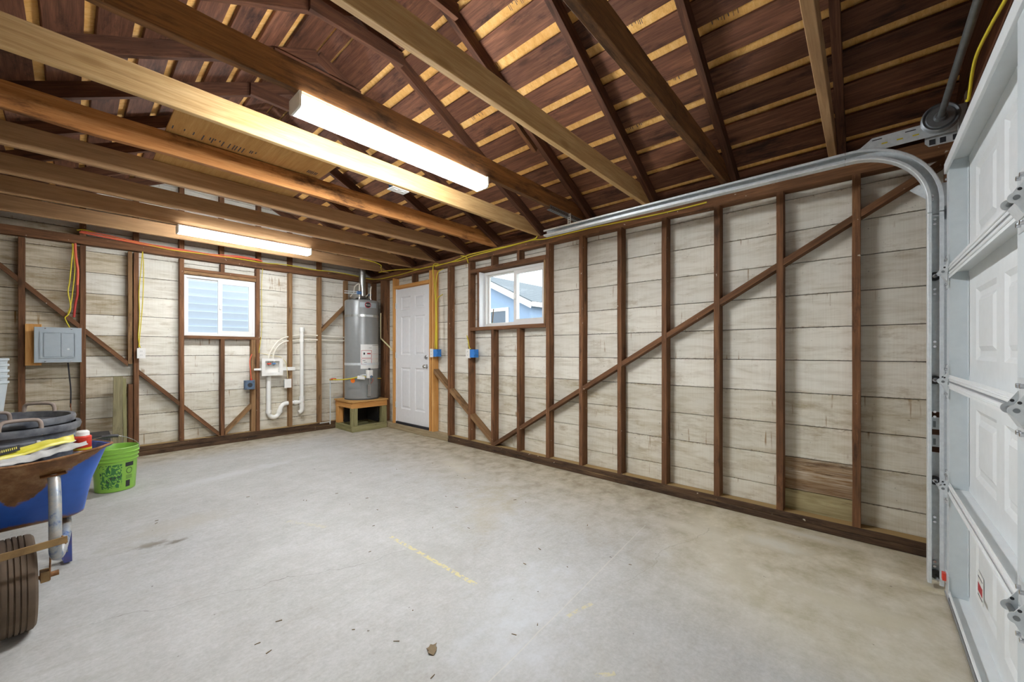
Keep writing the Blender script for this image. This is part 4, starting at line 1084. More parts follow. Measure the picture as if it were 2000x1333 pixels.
lathe('door_latch', [(0, .003), (.009, .003), (.010, 0)], M['galv'], dr_, Matrix.Translation((-.028, 6.084, 1.225)) @ Matrix.Rotation(math.pi/2, 4, 'X'), 14)
for x in (-.18, -.005):
    for z in (1.103, 1.432): cyl('screw', (x, 6.090, z), (x, 6.087, z), .006, M['chrome'], ep, 8)

# ------------------------------------------------------------------ washer outlet box and drain pipes
wb = empty('washer_box', (1.86, 6.15, .86), 'white washing machine outlet box with red and blue valves', 'outlet box')
frame_mesh('box_frame', 1.728, 1.990, .862, 1.102, (.042, .042, .045, .040), 6.135, 6.150, M['white_pl'], wb, 'Y')
bx('box_back', 1.765, 1.952, 6.205, 6.210, .90, 1.065, M['white_pl'], wb)
for (a0, a1, b0, b1) in ((1.762, 1.768, .90, 1.065), (1.948, 1.954, .90, 1.065)): bx('box_side', a0, a1, 6.15, 6.208, b0, b1, M['white_pl'], wb, ch=.001)
bx('box_bottom', 1.765, 1.952, 6.15, 6.208, .898, .904, M['white_pl'], wb, ch=.001); bx('box_top', 1.765, 1.952, 6.15, 6.208, 1.062, 1.068, M['white_pl'], wb, ch=.001)
for x, m in ((1.825, 'valve_red'), (1.885, 'valve_blue')):
    cyl('valve_body', (x, 6.175, 1.005), (x, 6.175, 1.060), .013, M['chrome'], wb, 12); bx('valve_lever', x-.026, x+.020, 6.150, 6.165, 1.018, 1.036, M[m], wb, ch=.004)
bx('mounting_strap', 1.640, 1.728, 6.150, 6.158, .940, .968, M['white_pl'], wb); bx('mounting_strap', 1.990, 2.155, 6.150, 6.158, .925, .975, M['white_pl'], wb, ch=.003)
supply = [(1.812, 1.10, 'outer'), (1.868, 1.10, 'inner')]
cable([(1.815, 6.150, 1.10), (1.835, 6.150, 1.19), (1.90, 6.150, 1.30), (1.98, 6.19, 1.370), (2.10, 6.215, 1.415), (2.3, 6.222, 1.445), (2.5, 6.222, 1.440), (2.75, 6.222, 1.424), (3.02, 6.222, 1.420)], 'pex', 'upper white water pipe curving from the washer box to the water heater', .0105, None, 'water_pipe', 'pipe')
cable([(1.870, 6.150, 1.10), (1.880, 6.150, 1.18), (1.93, 6.150, 1.27), (2.02, 6.19, 1.332), (2.12, 6.215, 1.356), (2.3, 6.222, 1.374), (2.5, 6.222, 1.374), (2.75, 6.222, 1.370), (3.02, 6.222, 1.370)], 'pex', 'lower white water pipe curving from the washer box to the water heater', .0105, None, 'water_pipe', 'pipe')
dp = empty('drain_pipe', (1.83, 6.12, .3), 'white plastic drain pipe with a deep P-trap under the washer box', 'pipe')
r = .030; yy = 6.222
tube('trap', [(1.835, yy, .870), (1.835, yy, .46), (1.835, yy, .345), (1.845, yy, .305), (1.875, yy, .275), (1.915, yy, .270), (1.950, yy, .292), (1.972, yy, .335), (1.990, yy, .395), (2.015, yy, .430), (2.050, yy, .447), (2.09, yy, .450)], r, M['pvc'], dp, 18)
for z in (.355,): lathe('coupling', [(r, -.022), (r+.006, -.022), (r+.006, .022), (r, .022)], M['pvc'], dp, Matrix.Translation((1.835, yy, z)), 20)
lathe('coupling', [(r, -.02), (r+.006, -.02), (r+.006, .02), (r, .02)], M['pvc'], dp, Matrix.Translation((1.975, yy, .345)) @ Matrix.Rotation(.35, 4, 'Y'), 20)
tube('cross_pipe', [(2.09, yy, .450), (2.27, yy, .450)], r-.004, M['pvc'], dp, 18, False)
lathe('coupling', [(r-.004, -.025), (r+.003, -.025), (r+.003, .025), (r-.004, .025)], M['pvc'], dp, Matrix.Translation((2.185, yy, .450)) @ Matrix.Rotation(math.pi/2, 4, 'Y'), 20)
sp_ = empty('standpipe', (2.275, 6.12, .3), 'tall straight white plastic vent pipe with capped top right of the washer box', 'pipe')
cyl('pipe', (2.272, yy, .335), (2.272, yy, 1.515), .026, M['pvc'], sp_, 20)
for z, h, rr in ((1.52, .030, .034), (1.44, .020, .033), (1.36, .020, .033), (.50, .035, .035), (.40, .03, .034)):
    lathe('coupling', [(.02, -h), (rr, -h), (rr, h), (.02, h)], M['pvc'], sp_, Matrix.Translation((2.272, yy, z)), 20)
tube('elbow', [(2.272, yy, .40), (2.272, yy, .345), (2.258, yy-.004, .312), (2.222, yy-.008, .296)], .030, M['pvc'], sp_, 18)
lathe('cap', [(0, .012), (.030, .010), (.035, 0), (.035, -.02)], M['pvc'], sp_, Matrix.Translation((2.272, yy, 1.545)), 20)

# ------------------------------------------------------------------ water heater on its stand
HX, HY = 3.035, 5.885
sd = empty('heater_stand', (3.03, 5.89, 0), 'timber platform with open sides under the water heater', 'stand')
sx0, sx1, sy0, sy1 = 2.748, 3.312, 5.612, 6.172
for (a, b, m) in (((sx0, sy0+.019), (sx1, sy0+.019), 'treated'), ((sx0, sy1-.019), (sx1, sy1-.019), 'treated')):
    beam('base_rail', (a[0], a[1], .046), (b[0], b[1], .046), .038, .090, M[m], sd)
for x in (sx0+.019, sx1-.019): beam('base_rail', (x, sy0+.038, .046), (x, sy1-.038, .046), .038, .090, M['treated'], sd)
for (x, y, m) in ((sx0+.04, sy0+.04, 'treated'), (sx1-.045, sy0+.045, 'treated'), (sx0+.04, sy1-.05, 'fir'), (sx1-.045, sy1-.05, 'treated')):
    bx('post', x-.038, x+.044, y-.038, y+.042, .092, .350, M[m], sd)
beam('top_rail', (sx0, sy0+.019, .395), (sx1, sy0+.019, .395), .038, .088, M['fir'], sd)
beam('top_rail', (sx0, sy1-.019, .395), (sx1, sy1-.019, .395), .038, .088, M['fir'], sd)
for x in (sx0+.019, sx1-.019): beam('top_rail', (x, sy0+.038, .395), (x, sy1-.038, .395), .038, .088, M['fir'], sd)
bx('added_dark_panel', sx0+.09, sx1-.10, sy1-.12, sy1-.105, .092, .352, M['hood'], sd)  # black panels added to darken the open inside of the stand
bx('added_dark_panel', sx1-.10, sx1-.085, sy0+.10, sy1-.105, .092, .352, M['hood'], sd)
bx('deck', sx0-.020, sx1+.008, sy0-.022, sy1, .440, .461, M['ply'], sd, ch=.001)
wh = empty('water_heater', (HX, HY, .462), 'tall grey gas water heater tank standing on the timber platform', 'water heater')
HR = .25
lathe('tank', [(0, .462), (HR-.012, .462), (HR-.008, .470), (HR, .478), (HR, .690), (HR-.002, .692), (HR, .694), (HR, 1.965), (HR-.004, 1.980), (HR-.012, 1.987), (0, 1.992)], M['heater_grey'], wh, Matrix.Translation((HX, HY, 0)), 56)
lathe('bottom_ring', [(HR-.004, .463), (HR+.004, .463), (HR+.004, .480), (HR, .482)], M['seam'], wh, Matrix.Translation((HX, HY, 0)), 56)
def hcyl(theta0, theta1, z0, z1, dr, mat, nm, parent=wh, seg=14):
    """curved patch on the tank; theta measured so that 0 faces the camera, + to the right"""
    base = math.atan2(-HY, -HX)
    V = []; F = []
    for i in range(seg+1):
        a = base+theta0+(theta1-theta0)*i/seg
        for rr in (HR+.0005, HR+dr):
            for z in (z0, z1): V.append((HX+rr*math.cos(a), HY+rr*math.sin(a), z))
    for i in range(seg):
        b = i*4; F += [(b+2, b+6, b+7, b+3), (b, b+2, b+6, b+4), (b+1, b+5, b+7, b+3)]
    F += [(0, 1, 3, 2), (seg*4, seg*4+2, seg*4+3, seg*4+1)]
    return mesh(nm, V, F, mat, parent, None, True, .5)
def th(px, z=1.2):   # horizontal offset from the axis in metres to the right -> angle
    return math.asin(max(-1, min(1, px/HR)))
for zz in (1.742, 1.005):
    s_ = hcyl(-math.pi*.52, math.pi*.52, zz-.019, zz+.019, .003, M['vent'] if zz > 1.5 else M['galv'], 'strap', seg=36)
    hcyl(th(.055), th(.155), zz-.012, zz+.012, .012, M['galv'], 'strap_buckle', s_)
bd = hcyl(th(-.03), th(.205), 1.868, 1.942, .004, M['panel_grey'], 'badge_bar')
def disc_on_tank(off, z, r_, d0, d1, mat, nm, parent=wh):
    base = math.atan2(-HY, -HX)+th(off); n_ = Vector((math.cos(base), math.sin(base), 0)); t_ = Vector((-n_.y, n_.x, 0)); c = Vector((HX, HY, z))+n_*HR
    P = [(r_*math.cos(a), r_*math.sin(a)) for a in [2*math.pi*i/28 for i in range(28)]]
    V = [c+t_*u+Vector((0, 0, v))+n_*d for d in (d0, d1) for u, v in P]; k = 28
    return mesh(nm, V, [tuple(range(k)), tuple(range(2*k-1, k-1, -1))]+[(i, (i+1) % k, k+(i+1) % k, k+i) for i in range(k)], mat, parent)
def text_on(txt, size, c, n_, mat, parent, nm='lettering', ext=.0008):
    cu = bpy.data.curves.new(nm, 'FONT'); cu.body = txt; cu.size = size; cu.extrude = ext; cu.align_x = 'CENTER'; cu.align_y = 'CENTER'
    tmp = bpy.data.objects.new('tmp', cu); me = bpy.data.meshes.new_from_object(tmp); bpy.data.objects.remove(tmp)
    me.materials.clear(); me.materials.append(mat)
    n_ = Vector(n_).normalized(); z = Vector((0, 0, 1)); x_ = z.cross(n_).normalized(); R = Matrix((x_, z, n_)).transposed().to_4x4()
    return link(bpy.data.objects.new(nm, me), Matrix.Translation(c) @ R, parent)
ro = disc_on_tank(.085, 1.905, .046, .002, .008, M['red_ink'], 'round_badge'); disc_on_tank(.085, 1.905, .038, .008, .010, M['ink'], 'badge_disc', ro)
b_ = math.atan2(-HY, -HX)+th(.085); nv = Vector((math.cos(b_), math.sin(b_), 0))
text_on('Rheem', .026, Vector((HX, HY, 1.905))+nv*(HR+.011), nv, M['white_pl'], ro)
lb = hcyl(th(-.018), th(.242), .935, 1.305, .0022, M['paper'], 'label'); lb['label'] = 'white paper warning label with red boxes'
for (z0, z1) in ((1.10, 1.215), (1.00, 1.09)):
    for (a, b, c, d) in ((-.008, .140, z1-.006, z1), (-.008, .140, z0, z0+.004), (-.008, -.003, z0, z1), (.135, .140, z0, z1)): hcyl(th(a), th(b), c, d, .0030, M['red_ink'], 'label_box', lb, 8)
for (a, b, c, d, m) in ((.022, .045, 1.150, 1.180, 'ink'), (.075, .125, 1.155, 1.175, 'red_ink'), (.01, .05, 1.055, 1.062, 'ink'), (.03, .07, 1.030, 1.036, 'ink'), (.15, .235, 1.288, 1.293, 'ink'), (.10, .14, 1.250, 1.254, 'ink'),
                        (.15, .235, 1.155, 1.158, 'red_ink'), (.15, .235, 1.080, 1.083, 'red_ink')): hcyl(th(a), th(b), c, d, .0030, M[m], 'label_print', lb, 6)
rs = random.Random(5)
for k in range(22):
    z = .950+.0155*k; 
    if abs(z-1.157) > .01 and abs(z-1.081) > .01: hcyl(th(.155), th(.155+.05+rs.random()*.03), z, z+.0025, .0028, M['panel_grey'], 'label_print', lb, 4)
disc_on_tank(-.125, .758, .036, .003, .006, M['orange'], 'orange_sticker')
hcyl(th(-.21), th(-.02), .640, .735, .006, M['heater_grey'], 'burner_door'); hcyl(th(.0), th(.16), .560, .735, .004, M['heater_grey'], 'burner_door')
# gas valve and control
gv = empty('gas_valve', (HX, HY-.25, .80), parent=wh)
base = math.atan2(-HY, -HX)
def tankpt(off, z, d): 
    a = base+th(off); return Vector((HX+math.cos(a)*(HR+d), HY+math.sin(a)*(HR+d), z))
nvv = Vector((math.cos(base+th(.09)), math.sin(base+th(.09)), 0))
beam('valve_block', tankpt(.09, .795, .045), tankpt(.09, .915, .045), .085, .085, M['white_pl'], gv, nvv, ch=.012)
lathe('control_knob', [(0, .022), (.018, .020), (.022, 0)], M['slate_box'], gv, Matrix.Translation(tankpt(.10, .815, .088)) @ Vector((0, 0, 1)).rotation_difference(nvv).to_matrix().to_4x4(), 18)
cyl('valve_cap', tankpt(.09, .915, .045), tankpt(.09, .945, .045), .016, M['ink'], gv, 12)
tube('gas_nipple', [tankpt(.07, .845, .05), tankpt(.02, .845, .07), tankpt(-.02, .835, .085)], .011, M['galv'], gv, 10)
beam('taped_fitting', tankpt(-.045, .810, .075), tankpt(.03, .800, .085), .085, .050, M['paper'], gv, (0, 0, 1), ch=.010)
tube('burner_tube', [tankpt(.095, .79, .04), tankpt(.10, .74, .03), tankpt(.10, .69, .02)], .007, M['chrome'], gv, 8)
tube('igniter_wire', [tankpt(.115, .80, .05), tankpt(.135, .76, .045), tankpt(.12, .71, .02)], .003, M['valve_red'], gv, 6)
beam('burner_cover', tankpt(.095, .515, .016), tankpt(.095, .690, .016), .050, .030, M['vent'], gv, nvv, ch=.003)
cyl('drain_cock', tankpt(.225, .775, 0), tankpt(.235, .775, .05), .010, plain('brass', 'b8a04a', .3, .9), wh, 10)
# flue and water connections
vp = empty('vent_pipe', (HX-.01, HY, 1.995), 'shiny round metal vent pipe rising from the water heater', 'pipe')
vx, vy = HX-.012, HY-.04
lathe('draft_hood', [(.09, 2.020), (.098, 2.020), (.095, 2.028), (.058, 2.045), (.050, 2.060)], M['vent'], vp, Matrix.Translation((vx, vy, 0)), 28)
for a in range(4): cyl('hood_leg', (vx+.08*math.cos(a*1.57+.5), vy+.08*math.sin(a*1.57+.5), 1.990), (vx+.08*math.cos(a*1.57+.5), vy+.08*math.sin(a*1.57+.5), 2.022), .004, M['vent'], vp, 6)
cyl('pipe', (vx, vy, 2.040), (vx, vy, 2.92), .048, M['vent'], vp, 26)
lathe('pipe_seam', [(.0485, 2.395), (.051, 2.398), (.051, 2.406), (.0485, 2.409)], M['vent'], vp, Matrix.Translation((vx, vy, 0)), 26)
wp = empty('water_connectors', (HX, HY, 1.99), 'pair of braided flexible water lines with valves on top of the water heater', 'pipe')
ax = (-.10, .05)
tube('cold_line', [(HX-.085, HY-.09, 1.99), (HX-.085, HY-.09, 2.09), (HX-.085, HY-.09, 2.20), (HX-.075, HY-.06, 2.245), (HX-.07, HY+.08, 2.22), (HX-.05, HY+.16, 2.14), (HX-.05, HY+.27, 2.08)], .0105, M['pex'], wp, 10)
tube('hot_line', [(HX+.115, HY-.06, 1.99), (HX+.113, HY-.06, 2.08), (HX+.118, HY-.055, 2.17), (HX+.14, HY-.03, 2.225), (HX+.165, HY+.04, 2.20), (HX+.17, HY+.08, 2.14), (HX+.17, HY+.2, 2.09)], .0105, M['pex'], wp, 10)
for x, y in ((-.085, -.09), (.115, -.06)):
    cyl('nut', (HX+x, HY+y, 1.99), (HX+x, HY+y, 2.03), .014, M['chrome'], wp, 8)
bx('shutoff_valve', HX-.125, HX-.068, HY-.12, HY-.07, 2.075, 2.125, M['valve_blue'], wp, ch=.008)
bx('shutoff_valve', HX+.13, HX+.165, HY+.0, HY+.04, 2.085, 2.12, M['valve_blue'], wp, ch=.008)
for z in (2.115, 2.085): tube('pipe_stub', [(HX-.29, HY-.02, z), (HX-.12, HY-.09, z)], .006, M['galv'], wp, 8, False)
cable([(3.285, 5.755, 1.80), (3.285, 5.756, 1.776), (3.285, 5.756, 1.43), (3.290, 5.735, 1.395), (3.300, 5.55, 1.285), (3.305, 5.455, 1.215)], 'cpvc', 'cream relief pipe bending down from the heater side to the door frame', .0105, None, 'relief_pipe', 'pipe')
cable([(2.638, 6.105, .765), (2.638, 6.105, .135), (2.620, 6.105, .122), (2.485, 6.105, .118)], 'galv', 'thin grey gas pipe standing left of the heater platform', .008, None, 'gas_pipe', 'pipe')
gf = empty('gas_flex_line', (2.7, 5.95, .78), 'yellow flexible gas line with red shutoff handle reaching the heater valve', 'pipe')
tube('flex_line', [(2.66, 6.09, .770), (2.70, 6.02, .765), (2.77, 5.86, .775), (2.82, 5.70, .800), (2.865, 5.62, .825), (2.90, 5.585, .825), (2.935, 5.57, .812)], .0085, M['yellow_cable'], gf, 9)
bx('shutoff_handle', 2.640, 2.715, 6.070, 6.085, .765, .785, M['valve_red'], gf, ch=.004)
cyl('shutoff_body', (2.625, 6.10, .765), (2.68, 6.08, .767), .013, plain('brass_fitting', 'b58f4a', .35, .8), gf, 10)

# ------------------------------------------------------------------ things at the left: planks, hose, tub stack
lp = beam('leaning_plank', (.315, 5.90, .02), (.338, 6.12, .925), .075, .022, M['scrap'], None, (0, -1, .2)); tag(lp, 'weathered grey-green plank leaning on the back wall behind the green bucket', 'plank')
lp2 = beam('leaning_plank', (.385, 6.00, .02), (.385, 6.13, .90), .03, .035, M['treated'], None, (0, -1, .2)); tag(lp2, 'narrow greenish strip of wood leaning right beside the wider plank', 'plank')
bs = bx('grey_bin', .02, .26, 5.70, 5.98, .0, .36, M['black_pl'], None, ch=.02); tag(bs, 'dark grey box standing by the back wall behind the wheelbarrow', 'box')

# ------------------------------------------------------------------ green bucket
bu = empty('green_bucket', (.252, 4.89, 0), 'lime green plastic bucket with camouflage print and wire handle', 'bucket')
TB = Matrix.Translation((.252, 4.89, 0))
lathe('body', [(0, .004), (.118, .004), (.122, .0), (.128, .006), (.140, .255), (.149, .258), (.149, .266), (.142, .270), (.143, .288), (.152, .291), (.152, .299), (.145, .303), (.146, .322), (.155, .325), (.155, .332), (.148, .336), (.149, .360), (.153, .368), (.147, .372), (.142, .362), (.122, .02), (0, .016)], M['bucket'], bu, TB, 44)
def bpatch(a0, a1, z0, z1, mat, nm, off=.001, seg=12):
    base2 = math.atan2(-4.89, -.252); V = []; F = []
    for i in range(seg+1):
        a = base2+a0+(a1-a0)*i/seg
        for z in (z0, z1):
            rr = .128+(z-.006)/(.249)*.012+off; V.append((rr*math.cos(a), rr*math.sin(a), z))
    for i in range(seg): F.append((i*2, i*2+2, i*2+3, i*2+1))
    o = mesh(nm, V, F, mat, bu, TB, True); return o
cm = bpatch(-.75, .30, .035, .235, M['camo'], 'camouflage_print')
for (a0, a1, z0, z1) in ((.46, .92, .205, .240), (.50, .74, .030, .085)): bpatch(a0, a1, z0, z1, M['ink'], 'bucket_print', .0012, 6)
for z in (.125, .116, .107, .098): bpatch(.50, .86, z, z+.003, M['ink'], 'bucket_print', .0012, 6)
for k in range(20):
    a = 2*math.pi*k/20; bpatch(.68+.16*math.cos(a)-.02, .68+.16*math.cos(a)+.02, .168+.024*math.sin(a)-.003, .168+.024*math.sin(a)+.003, M['ink'], 'bucket_print', .0012, 2)
tube('wire_handle', [(.252+.150, 4.86, .325), (.252+.145, 4.855, .38), (.30+.04, 4.84, .435), (.27, 4.82, .470), (.19, 4.81, .478), (.11, 4.815, .462), (.08, 4.83, .40), (.106, 4.85, .325)], .0028, M['chrome'], bu, 7)
tube('handle_grip', [(.265, 4.82, .471), (.235, 4.815, .477), (.20, 4.81, .479), (.165, 4.81, .476)], .013, M['black_pl'], bu, 10)

# ------------------------------------------------------------------ wheelbarrow (axle at local origin, +v to the handles)
yaw = math.radians(6)
WB = Matrix.Translation((-.165, 2.72, 0)) @ Matrix.Rotation(yaw, 4, 'Z')
wbr = bpy.data.objects.new('wheelbarrow', None); link(wbr, WB)
tag(wbr, 'old blue wheelbarrow with rusty rim standing wheel towards the room', 'wheelbarrow')
def L(u, v, z): return WB @ Vector((u, v, z))
# tray: loft of rounded loops from floor to rim, double-walled
def loop(hw_f, hw_r, v0, v1, zf, zr, rc, dip=0.0, n=6):
    pts = []
    corners = [(hw_f, v0, -90, 0), (hw_r, v1, 0, 90), (-hw_r, v1, 90, 180), (-hw_f, v0, 180, 270)]
    for (u, v, a0, a1) in corners:
        cu = u-math.copysign(rc, u); cv = v+rc if v == v0 else v-rc
        for i in range(n+1):
            a = math.radians(a0+(a1-a0)*i/n); pts.append((cu+rc*math.cos(a), cv+rc*math.sin(a)))
    # extra points along the front edge, so that the nose can dip in the middle
    res = []
    m_ = len(pts)
    for (u, v) in pts: res.append((u, v))
    for k in range(1, 6):
        t_ = k/6; a = pts[-1]; b = pts[0]; res.append((a[0]+(b[0]-a[0])*t_, a[1]+(b[1]-a[1])*t_))
    out = []
    for (u, v) in res:
        tt = (v-v0)/(v1-v0); z = zf+(zr-zf)*max(0, min(1, tt))
        if v < v0+.12: z -= dip*(1-min(1, abs(u)/hw_f)**2)
        out.append((u, v, z))
    return out
loops = [loop(.195, .225, .075, .60, .420, .390, .05), loop(.215, .245, .055, .65, .436, .402, .05), loop(.235, .30, -.01, .76, .60, .52, .06, .02), loop(.275, .338, -.100, .88, .775, .640, .05, .045),
         loop(.287, .350, -.112, .892, .777, .642, .055, .045), loop(.289, .352, -.114, .894, .768, .633, .055, .045),
         loop(.270, .333, -.096, .875, .768, .633, .05, .045), loop(.231, .296, -.006, .755, .60, .52, .06, .02), loop(.210, .240, .060, .645, .441, .407, .05), loop(.190, .220, .080, .595, .425, .395, .05)]
V = []; F = []; n_ = len(loops[0])
for lo in loops: V += lo
# the outer skin goes floor -> rim, then back down inside
for i in range(len(loops)-1):
    for k in range(n_): F.append((i*n_+k, i*n_+(k+1) % n_, (i+1)*n_+(k+1) % n_, (i+1)*n_+k))
F.append(tuple(range(n_))); F.append(tuple((len(loops)-1)*n_+k for k in range(n_)))
mesh('tray', V, F, M['tray'], wbr, WB, True, .7)
rimtop = loops[4]
tube('rolled_rim', [Vector(p)+Vector((0, 0, -.002)) for p in (rimtop+[rimtop[0]])], .006, M['rust'], wbr, 8, False, M4=WB)
# wheel
tp = [(.085, -.030), (.12, -.046), (.165, -.055), (.186, -.053), (.196, -.045)]
for yv in (-.032, -.016, 0, .016, .032):
    tp += [(.2005-.002*abs(yv)/.03, yv-.006), (.2005-.002*abs(yv)/.03, yv+.004), (.1945, yv+.0055), (.1945, yv+.0085)]
tp = tp[:-2]+[(.196, .045), (.186, .053), (.165, .055), (.12, .046), (.085, .030)]
whl = lathe('tyre', [(r_, h) for r_, h in tp], M['tyre'], wbr, WB @ Matrix.Translation((0, 0, .2015)) @ Matrix.Rotation(math.pi/2, 4, 'Y'), 56)
lathe('wheel_rim', [(.02, -.045), (.03, -.045), (.035, -.02), (.08, -.02), (.092, -.032), (.092, .032), (.08, .02), (.035, .02), (.03, .045), (.02, .045)], M['rust'], wbr, WB @ Matrix.Translation((0, 0, .2015)) @ Matrix.Rotation(math.pi/2, 4, 'Y'), 32)
tube('axle', [(-.115, 0, .2015), (.115, 0, .2015)], .008, M['rust'], wbr, 10, False, M4=WB)
for s in (-1, 1):
    # frame tube: rises at the nose to the tray, then runs back below it to the grip
    tube('frame_tube', [(s*.106, -.055, .655), (s*.104, -.115, .56), (s*.100, -.168, .42), (s*.102, -.160, .345), (s*.118, -.10, .322), (s*.150, .04, .372), (s*.17, .25, .376), (s*.21, .60, .355), (s*.25, .95, .45), (s*.27, 1.32, .56)], .0195, M['frame'], wbr, 14, M4=WB)
    tube('grip', [(s*.264, 1.20, .523), (s*.272, 1.36, .572)], .0225, M['black_pl'], wbr, 12, False, M4=WB)
    bm_pts = [(s*.110, .0)]
    beam('tube_flange', L(s*.110-.045, -.055, .662), L(s*.110+.03, -.058, .668), .045, .005, M['rust'], wbr, (0, -.35, 1))
    # axle bracket with bolts
    beam('axle_bracket', L(s*.098, -.03, .335), L(s*.098, .0, .185), .030, .006, M['rust'], wbr, (1, 0, 0))
    tube('axle_bolt', [(s*.100, 0, .2015), (s*.125, 0, .2015)], .012, M['rust'], wbr, 8, False, M4=WB)
    beam('axle_block', L(s*.070, -.0, .205), L(s*.096, -.0, .205), .05, .045, M['bar'], wbr)
    # bent plate leg
    p = [(s*.205, .56, .40), (s*.215, .62, .012), (s*.215, .70, .012), (s*.21, .86, .44)]
    w_ = .032
    Vl = []
    for (u, v, z) in p: Vl += [(u-w_/2, v, z), (u+w_/2, v, z)]
    Vl += [(u, v+.006, z+.006) for (u, v, z) in Vl]
    Fl = []
    for i in range(3): a = 2*i; Fl += [(a, a+1, a+3, a+2), (8+a, 8+a+1, 8+a+3, 8+a+2), (a, a+2, 8+a+2, 8+a), (a+1, a+3, 8+a+3, 8+a+1)]
    Fl += [(0, 1, 9, 8), (6, 7, 15, 14)]
    mesh('leg', Vl, Fl, plain('blue_leg_enamel', '2a50a0', .45, var='6b4a32', amt=.7, vs_=9), wbr, WB)
    beam('leg_brace', L(s*.21, .66, .035), L(s*.16, .30, .345), .022, .005, M['frame'], wbr)
beam('wheel_guard', L(-.13, -.215, .400), L(.13, -.215, .410), .005, .030, M['bar'], wbr)
for s in (-1, 1): beam('guard_strap', L(s*.125, -.215, .405), L(s*.116, -.165, .405), .006, .028, M['rust'], wbr)
beam('cross_brace', L(-.2, .60, .375), L(.2, .60, .375), .03, .02, M['frame'], wbr)

# things carried in the wheelbarrow
def crumple(name, nu, nv_, fn, th_, mat, label, cat, amp=.012, seed=0, sc_=9):
    V = []; F = []
    for side in (0, 1):
        for i in range(nu+1):
            for j in range(nv_+1):
                u, v = i/nu, j/nv_; p = fn(u, v); e = min(u, 1-u, v, 1-v)
                thick = th_*min(1, e*8+.1)*(.6+.8*abs(noise.noise(Vector((u*3+seed, v*3, 7)))))
                nz = noise.noise(Vector((p[0]*sc_+seed*3, p[1]*sc_, p[2]*sc_)))*amp+noise.noise(Vector((p[0]*sc_*3+seed, p[1]*sc_*3, 1)))*amp*.5
                V.append(L(p[0], p[1], p[2]+nz+(thick if side else 0)))
    s_ = (nu+1)*(nv_+1)
    for i in range(nu):
        for j in range(nv_):
            a = i*(nv_+1)+j; F.append((a, a+1, a+nv_+2, a+nv_+1)); F.append((s_+a, s_+a+nv_+1, s_+a+nv_+2, s_+a+1))
    for i in range(nu):
        for j in (0, nv_): a = i*(nv_+1)+j; F.append((a, a+nv_+1, s_+a+nv_+1, s_+a))
    for j in range(nv_):
        for i in (0, nu): a = i*(nv_+1)+j; F.append((a, a+1, s_+a+1, s_+a))
    o = mesh(name, V, F, mat, None, None, True, .9)
    return tag(o, label, cat)
ybag = crumple('plastic_bag', 26, 10, lambda u, v: (-.07+.25*u, -.035+.050*v+.085*u, .742+.042*u+.022*v), .012, M['yellow_bag'], 'yellow plastic bag with dark print lying in the wheelbarrow behind its rusty nose', 'bag', .010, 1)
def bagp(u, v, e): return L(-.07+.25*u, -.035+.050*v+.085*u, .742+.042*u+.022*v+.020+e)
V = [bagp(u, v, e) for e in (0, .002) for u, v in ((.10, .12), (.34, .12), (.34, .85), (.10, .85))]
pr = mesh('printed_patch', V, [(0, 1, 2, 3), (7, 6, 5, 4), (0, 4, 5, 1), (1, 5, 6, 2), (2, 6, 7, 3), (3, 7, 4, 0)], M['ink'], ybag)
for k in range(9):
    u0 = .12+.022*k; V = [bagp(u, v, e) for e in (.0022, .0032) for u, v in ((u0, .35), (u0+.011, .35), (u0+.011, .65), (u0, .65))]
    mesh('print_stroke', V, [(0, 1, 2, 3), (7, 6, 5, 4), (0, 4, 5, 1), (1, 5, 6, 2), (2, 6, 7, 3), (3, 7, 4, 0)], M['yellow_bag'], pr)
crumple('plastic_bag', 24, 8, lambda u, v: (-.10+.31*u, -.085+.050*v+.03*u, .722+.045*u+.015*v), .010, M['white_bag'], 'clear white plastic film crumpled over the front rim of the wheelbarrow', 'bag', .012, 4, 12)
crumple('plastic_bag', 14, 10, lambda u, v: (.05+.14*u, .10+.16*v, .735+.02*u), .035, M['white_bag'], 'small white crumpled bag beside the red can in the wheelbarrow', 'bag', .022, 9, 14)
fill = crumple('dark_cloth', 22, 22, lambda u, v: (-.235+.49*u, .02+.62*v, .655-.04*v), .025, plain('grey_brown_cloth', '5c554c', .9, amt=.4), 'grey-brown cloth filling the wheelbarrow under the bags', 'cloth', .016, 2, 7)
can = empty('red_can', L(.222, .20, .70), 'small red can with white cap near the right rim of the wheelbarrow', 'can')
CM = Matrix.Translation(L(.222, .20, .690))
lathe('can_body', [(0, 0), (.030, 0), (.032, .004), (.032, .086), (.029, .090), (0, .091)], M['red_label'], can, CM, 24)
lathe('can_base', [(.0325, .0), (.034, .002), (.034, .016), (.0325, .018)], M['white_pl'], can, CM, 24)
lathe('can_band', [(.0322, .022), (.0328, .022), (.0328, .032), (.0322, .032)], M['yellow_cable'], can, CM, 24)
lathe('cap', [(0, .118), (.018, .116), (.024, .110), (.025, .091), (0, .091)], M['white_pl'], can, CM, 20)

